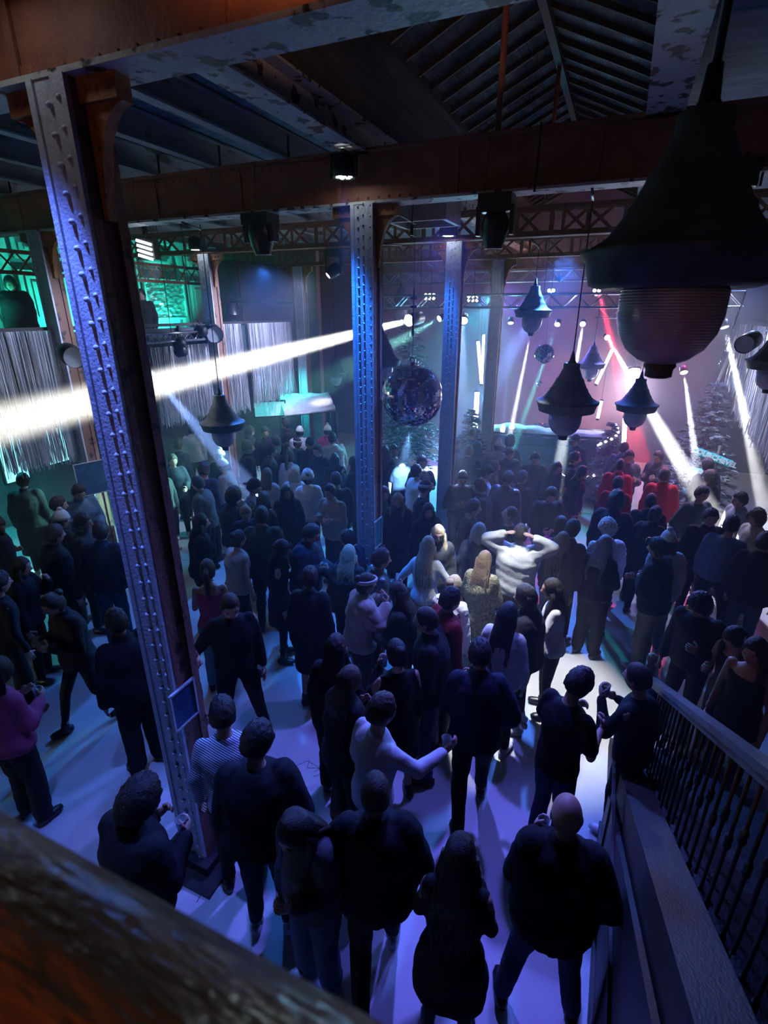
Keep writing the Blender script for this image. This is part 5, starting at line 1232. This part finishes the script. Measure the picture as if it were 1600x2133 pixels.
P(300, 1622, 1.74, 60, 'curly-haired person in black by the base of the near column', 'curly', 'k', 'jacket', 'K', 'trousers', 'K', arms='hh', hp=30, cup=('r', 'curly-haired person by the near column'), w=1.05)
P(592, 1718, 1.70, -130, 'woman with wavy dark hair and red-lit face looking down at the bottom', 'long', 'd', 'jacket', 'G', 'wide', 'S', arms='hd', hp=35, glasses=True)
P(782, 1612, 1.78, 0, 'balding man in black seen from above in the lower middle', 'buzz', 'd', 'jacket', 'K', 'trousers', 'K', arms='op', w=1.12, legs='w')
P(962, 1742, 1.70, 5, 'woman with long wavy black hair in a short black dress and high boots', 'long', 'k', 'dress', 'K', 'slim', 'N', arms='hh', w=1.05)
P(1186, 1662, 1.78, -10, 'bald man with glasses in a black jacket and blue jeans holding a drink', 'bald', 'd', 'jacket', 'K', 'jeans', 'j', arms='hp', w=1.12, legs='a', glasses=True, cup=('l', 'bald man with glasses'))
# right side
P(1303, 920, 1.80, 20, 'teal-lit hooded man seen from behind against the orange glow', 'buzz', 'd', 'hoodie', 'S')
P(1313, 938, 1.80, 165, 'man in an open jacket and pink shirt facing the camera', hc='k', top='jacket', tc='G', arms='hd')
P(1295, 955, 1.76, 10, 'man with short hair in a bright red jacket seen from behind', 'buzz', 'd', 'jacket', 'R')
P(1291, 992, 1.72, 10, 'person with red-rimmed dark hair right below the red jacket man', hc='d', top='jacket', tc='r')
P(1387, 974, 1.78, -5, 'man in a pink-lit white and red sports jacket seen from behind', 'short', 'm', 'jacket', 'R')
P(1372, 940, 1.70, -150, 'hazy person holding a cup in front of the frosted fir', 'short', 'd', 'jacket', 'D', arms='hh', cup=('l', 'hazy person in front of the frosted fir'))
P(1359, 1027, 1.76, 0, 'man in a dark cap shape of hair seen from behind right of the curly man', 'buzz', 'k', 'coat', 'K')
P(1371, 1047, 1.72, 20, 'person with a small bun in a black hoodie seen from behind', 'bun', 'd', 'hoodie', 'K')
P(1371, 1120, 1.78, -70, 'man with ski goggles on his head, black jacket with a white stripe', 'short', 'k', 'jacket', 'K', 'cargo', 'O', arms='cf', hat='goggles', hatc='K')
P(1394, 1115, 1.70, -20, 'woman in a pale blue fluffy sweater and bobble hat behind the man with goggles', 'bob', 'd', 'fluffy', 'C', 'jeans', 'J', hat='beanie', hatc='w')
P(1468, 1013, 1.78, 140, 'man in a dark sports sweatshirt with white shoulder stripes, lit by the diagonal beam', 'short', 'd', 'sweater', 'L', 'trousers', 'G', legs='w', arms='dp')
P(1481, 979, 1.74, -70, 'woman with purple-lit hair facing left under the ME sign', 'bob', 'd', 'jacket', 'K')
P(1476, 954, 1.80, -40, 'tall dim man in a dark jacket under the COURCHEVEL sign', hc='k', top='jacket', tc='N')
P(1486, 1060, 1.78, 160, 'bearded man in black with his face brightly lit', hc='k', top='jacket', tc='K', hp=5)
P(1543, 1024, 1.78, -130, 'man in a grey jacket with a black collar at the right', hc='d', top='jacket', tc='g')
P(1530, 1070, 1.80, 10, 'man in a blue-grey sweatshirt seen from behind at the right, leg stretched', hc='k', top='sweater', tc='S', bot='trousers', bc='K', legs='a')
P(1578, 1062, 1.70, -140, 'smiling curly-haired woman in a cream jacket at the right edge', 'curly', 'm', 'jacket', 'B', fem=True)
P(1600, 1108, 1.78, 10, 'dark figure in black and blue jeans cut off at the right edge', hc='k', top='jacket', tc='K', bot='jeans', bc='j')
P(1455, 1246, 1.76, -160, 'man in black with mirrored ski goggles on his head behind the railing', 'curly', 'k', 'sweater', 'K', 'trousers', 'K', arms='hd', hat='goggles', hatc='K', hp=35)
P(1524, 1312, 1.68, -150, 'woman with a shiny hair clip looking down behind the railing', 'long', 'k', 'tank', 'K', hp=40, arms='dh', z0=0.0)
P(1578, 1330, 1.70, -160, 'woman with sunglasses on her hair climbing the stairs at the right', 'long', 'd', 'tank', 'K', hat='sun', hp=10, z0=.17)
P(1152, 852, 1.78, -60, 'disc jockey behind the mixing booth bending over the decks', 'short', 'd', 'jacket', 'M', arms='ff', hp=35, lean=14)
# gallery guests at left, standing on the upper floor
P(18, 577, 1.74, 200, 'big dark silhouette leaning on the left gallery railing', 'curly', 'k', 'coat', 'K', z0=3.08, w=1.3)
P(292, 602, 1.60, -150, 'dark silhouette on the left gallery beside the foil panel', 'short', 'k', 'jacket', 'K', z0=3.08, w=1.1)
# ------------------------------------------------------------------ bake the body and cloth surfaces (remesh to one skin, smooth, fold noise)
for o, vx, ex, dsp, kind in TODO:
    m_ = o.modifiers.new('skin', 'REMESH'); m_.mode = 'VOXEL'; m_.voxel_size = vx; m_.use_smooth_shade = True
    m_ = o.modifiers.new('soft', 'SMOOTH'); m_.iterations = 3 if kind else 2; m_.factor = .5
dg = bpy.context.evaluated_depsgraph_get(); dg.update()
new = []
for o, vx, ex, dsp, kind in TODO: new.append(bpy.data.meshes.new_from_object(o.evaluated_get(dg)))
for k_, ((o, vx, ex, dsp, kind), me) in enumerate(zip(TODO, new)):
    o.modifiers.clear(); old = o.data; o.data = me; bpy.data.meshes.remove(old)
    if not me.materials: pass
    if dsp and len(me.vertices):
        n = len(me.vertices); co_ = np.empty(n*3, dtype=np.float32); me.vertices.foreach_get('co', co_); co_ = co_.reshape(-1, 3)
        no_ = np.empty(n*3, dtype=np.float32); me.vertices.foreach_get('normal', no_); no_ = no_.reshape(-1, 3)
        rs = np.random.RandomState(k_); acc = np.zeros(n)
        for q in range(7):
            kv = rs.normal(0, 1, 3)*np.array([14, 14, 20])*(.6+.25*q); ph = rs.uniform(0, 6.28); wr = rs.normal(0, 9, 3)
            acc += np.sin(co_ @ kv + ph + 1.3*np.sin(co_ @ wr))/(1+.35*q)
        acc *= dsp*.38
        if kind in ('puffer', 'vest'): acc = acc*.4+np.abs(np.sin(co_[:, 2]*27+1.2*np.sin(co_[:, 0]*6)))*.007-.004
        if kind == 'fluffy': acc += rs.normal(0, .0035, n)
        co_ += no_*acc[:, None].astype(np.float32); me.vertices.foreach_set('co', co_.ravel())
    if ex is not None:
        bm = bmesh.new(); bm.from_mesh(me); vv = [bm.verts.new(v) for v in ex.v]
        for f in ex.f:
            try: fc = bm.faces.new([vv[i] for i in f]); fc.smooth = True
            except ValueError: pass
        bm.to_mesh(me); bm.free()
    me.update()
for o in [o for o in bpy.data.objects if o.type == 'FONT']:
    me = bpy.data.meshes.new_from_object(o.evaluated_get(dg)); n = bpy.data.objects.new('lettering', me); COL.objects.link(n)
    n.parent = o.parent; n.location = o.location; n.rotation_euler = o.rotation_euler; bpy.data.objects.remove(o)
# ------------------------------------------------------------------ haze
def haze(label, c, d, dens, col=(1, 1, 1), g=.12):
    m = bpy.data.materials.new('haze'); m.use_nodes = True; nt = m.node_tree; nt.nodes.clear()
    o = nd(nt, 'ShaderNodeOutputMaterial'); s = nd(nt, 'ShaderNodeVolumeScatter')
    s.inputs['Density'].default_value = dens; s.inputs['Color'].default_value = (*col, 1); s.inputs['Anisotropy'].default_value = g
    nt.links.new(s.outputs[0], o.inputs['Volume'])
    b = MB().box(c, d).build('stage_haze', m)
    tag(b, label, 'haze', kind='stuff'); return b
haze('thin blue machine haze hanging over the dance floor', ((XL+XR)/2, 6.4, 2.95), (XR-XL-.1, 6.6, 5.8), .010)
haze('thicker glowing machine haze filling the stage end of the hall', ((XL+XR)/2, 13.2, 2.95), (XR-XL-.1, 6.8, 5.8), .020)
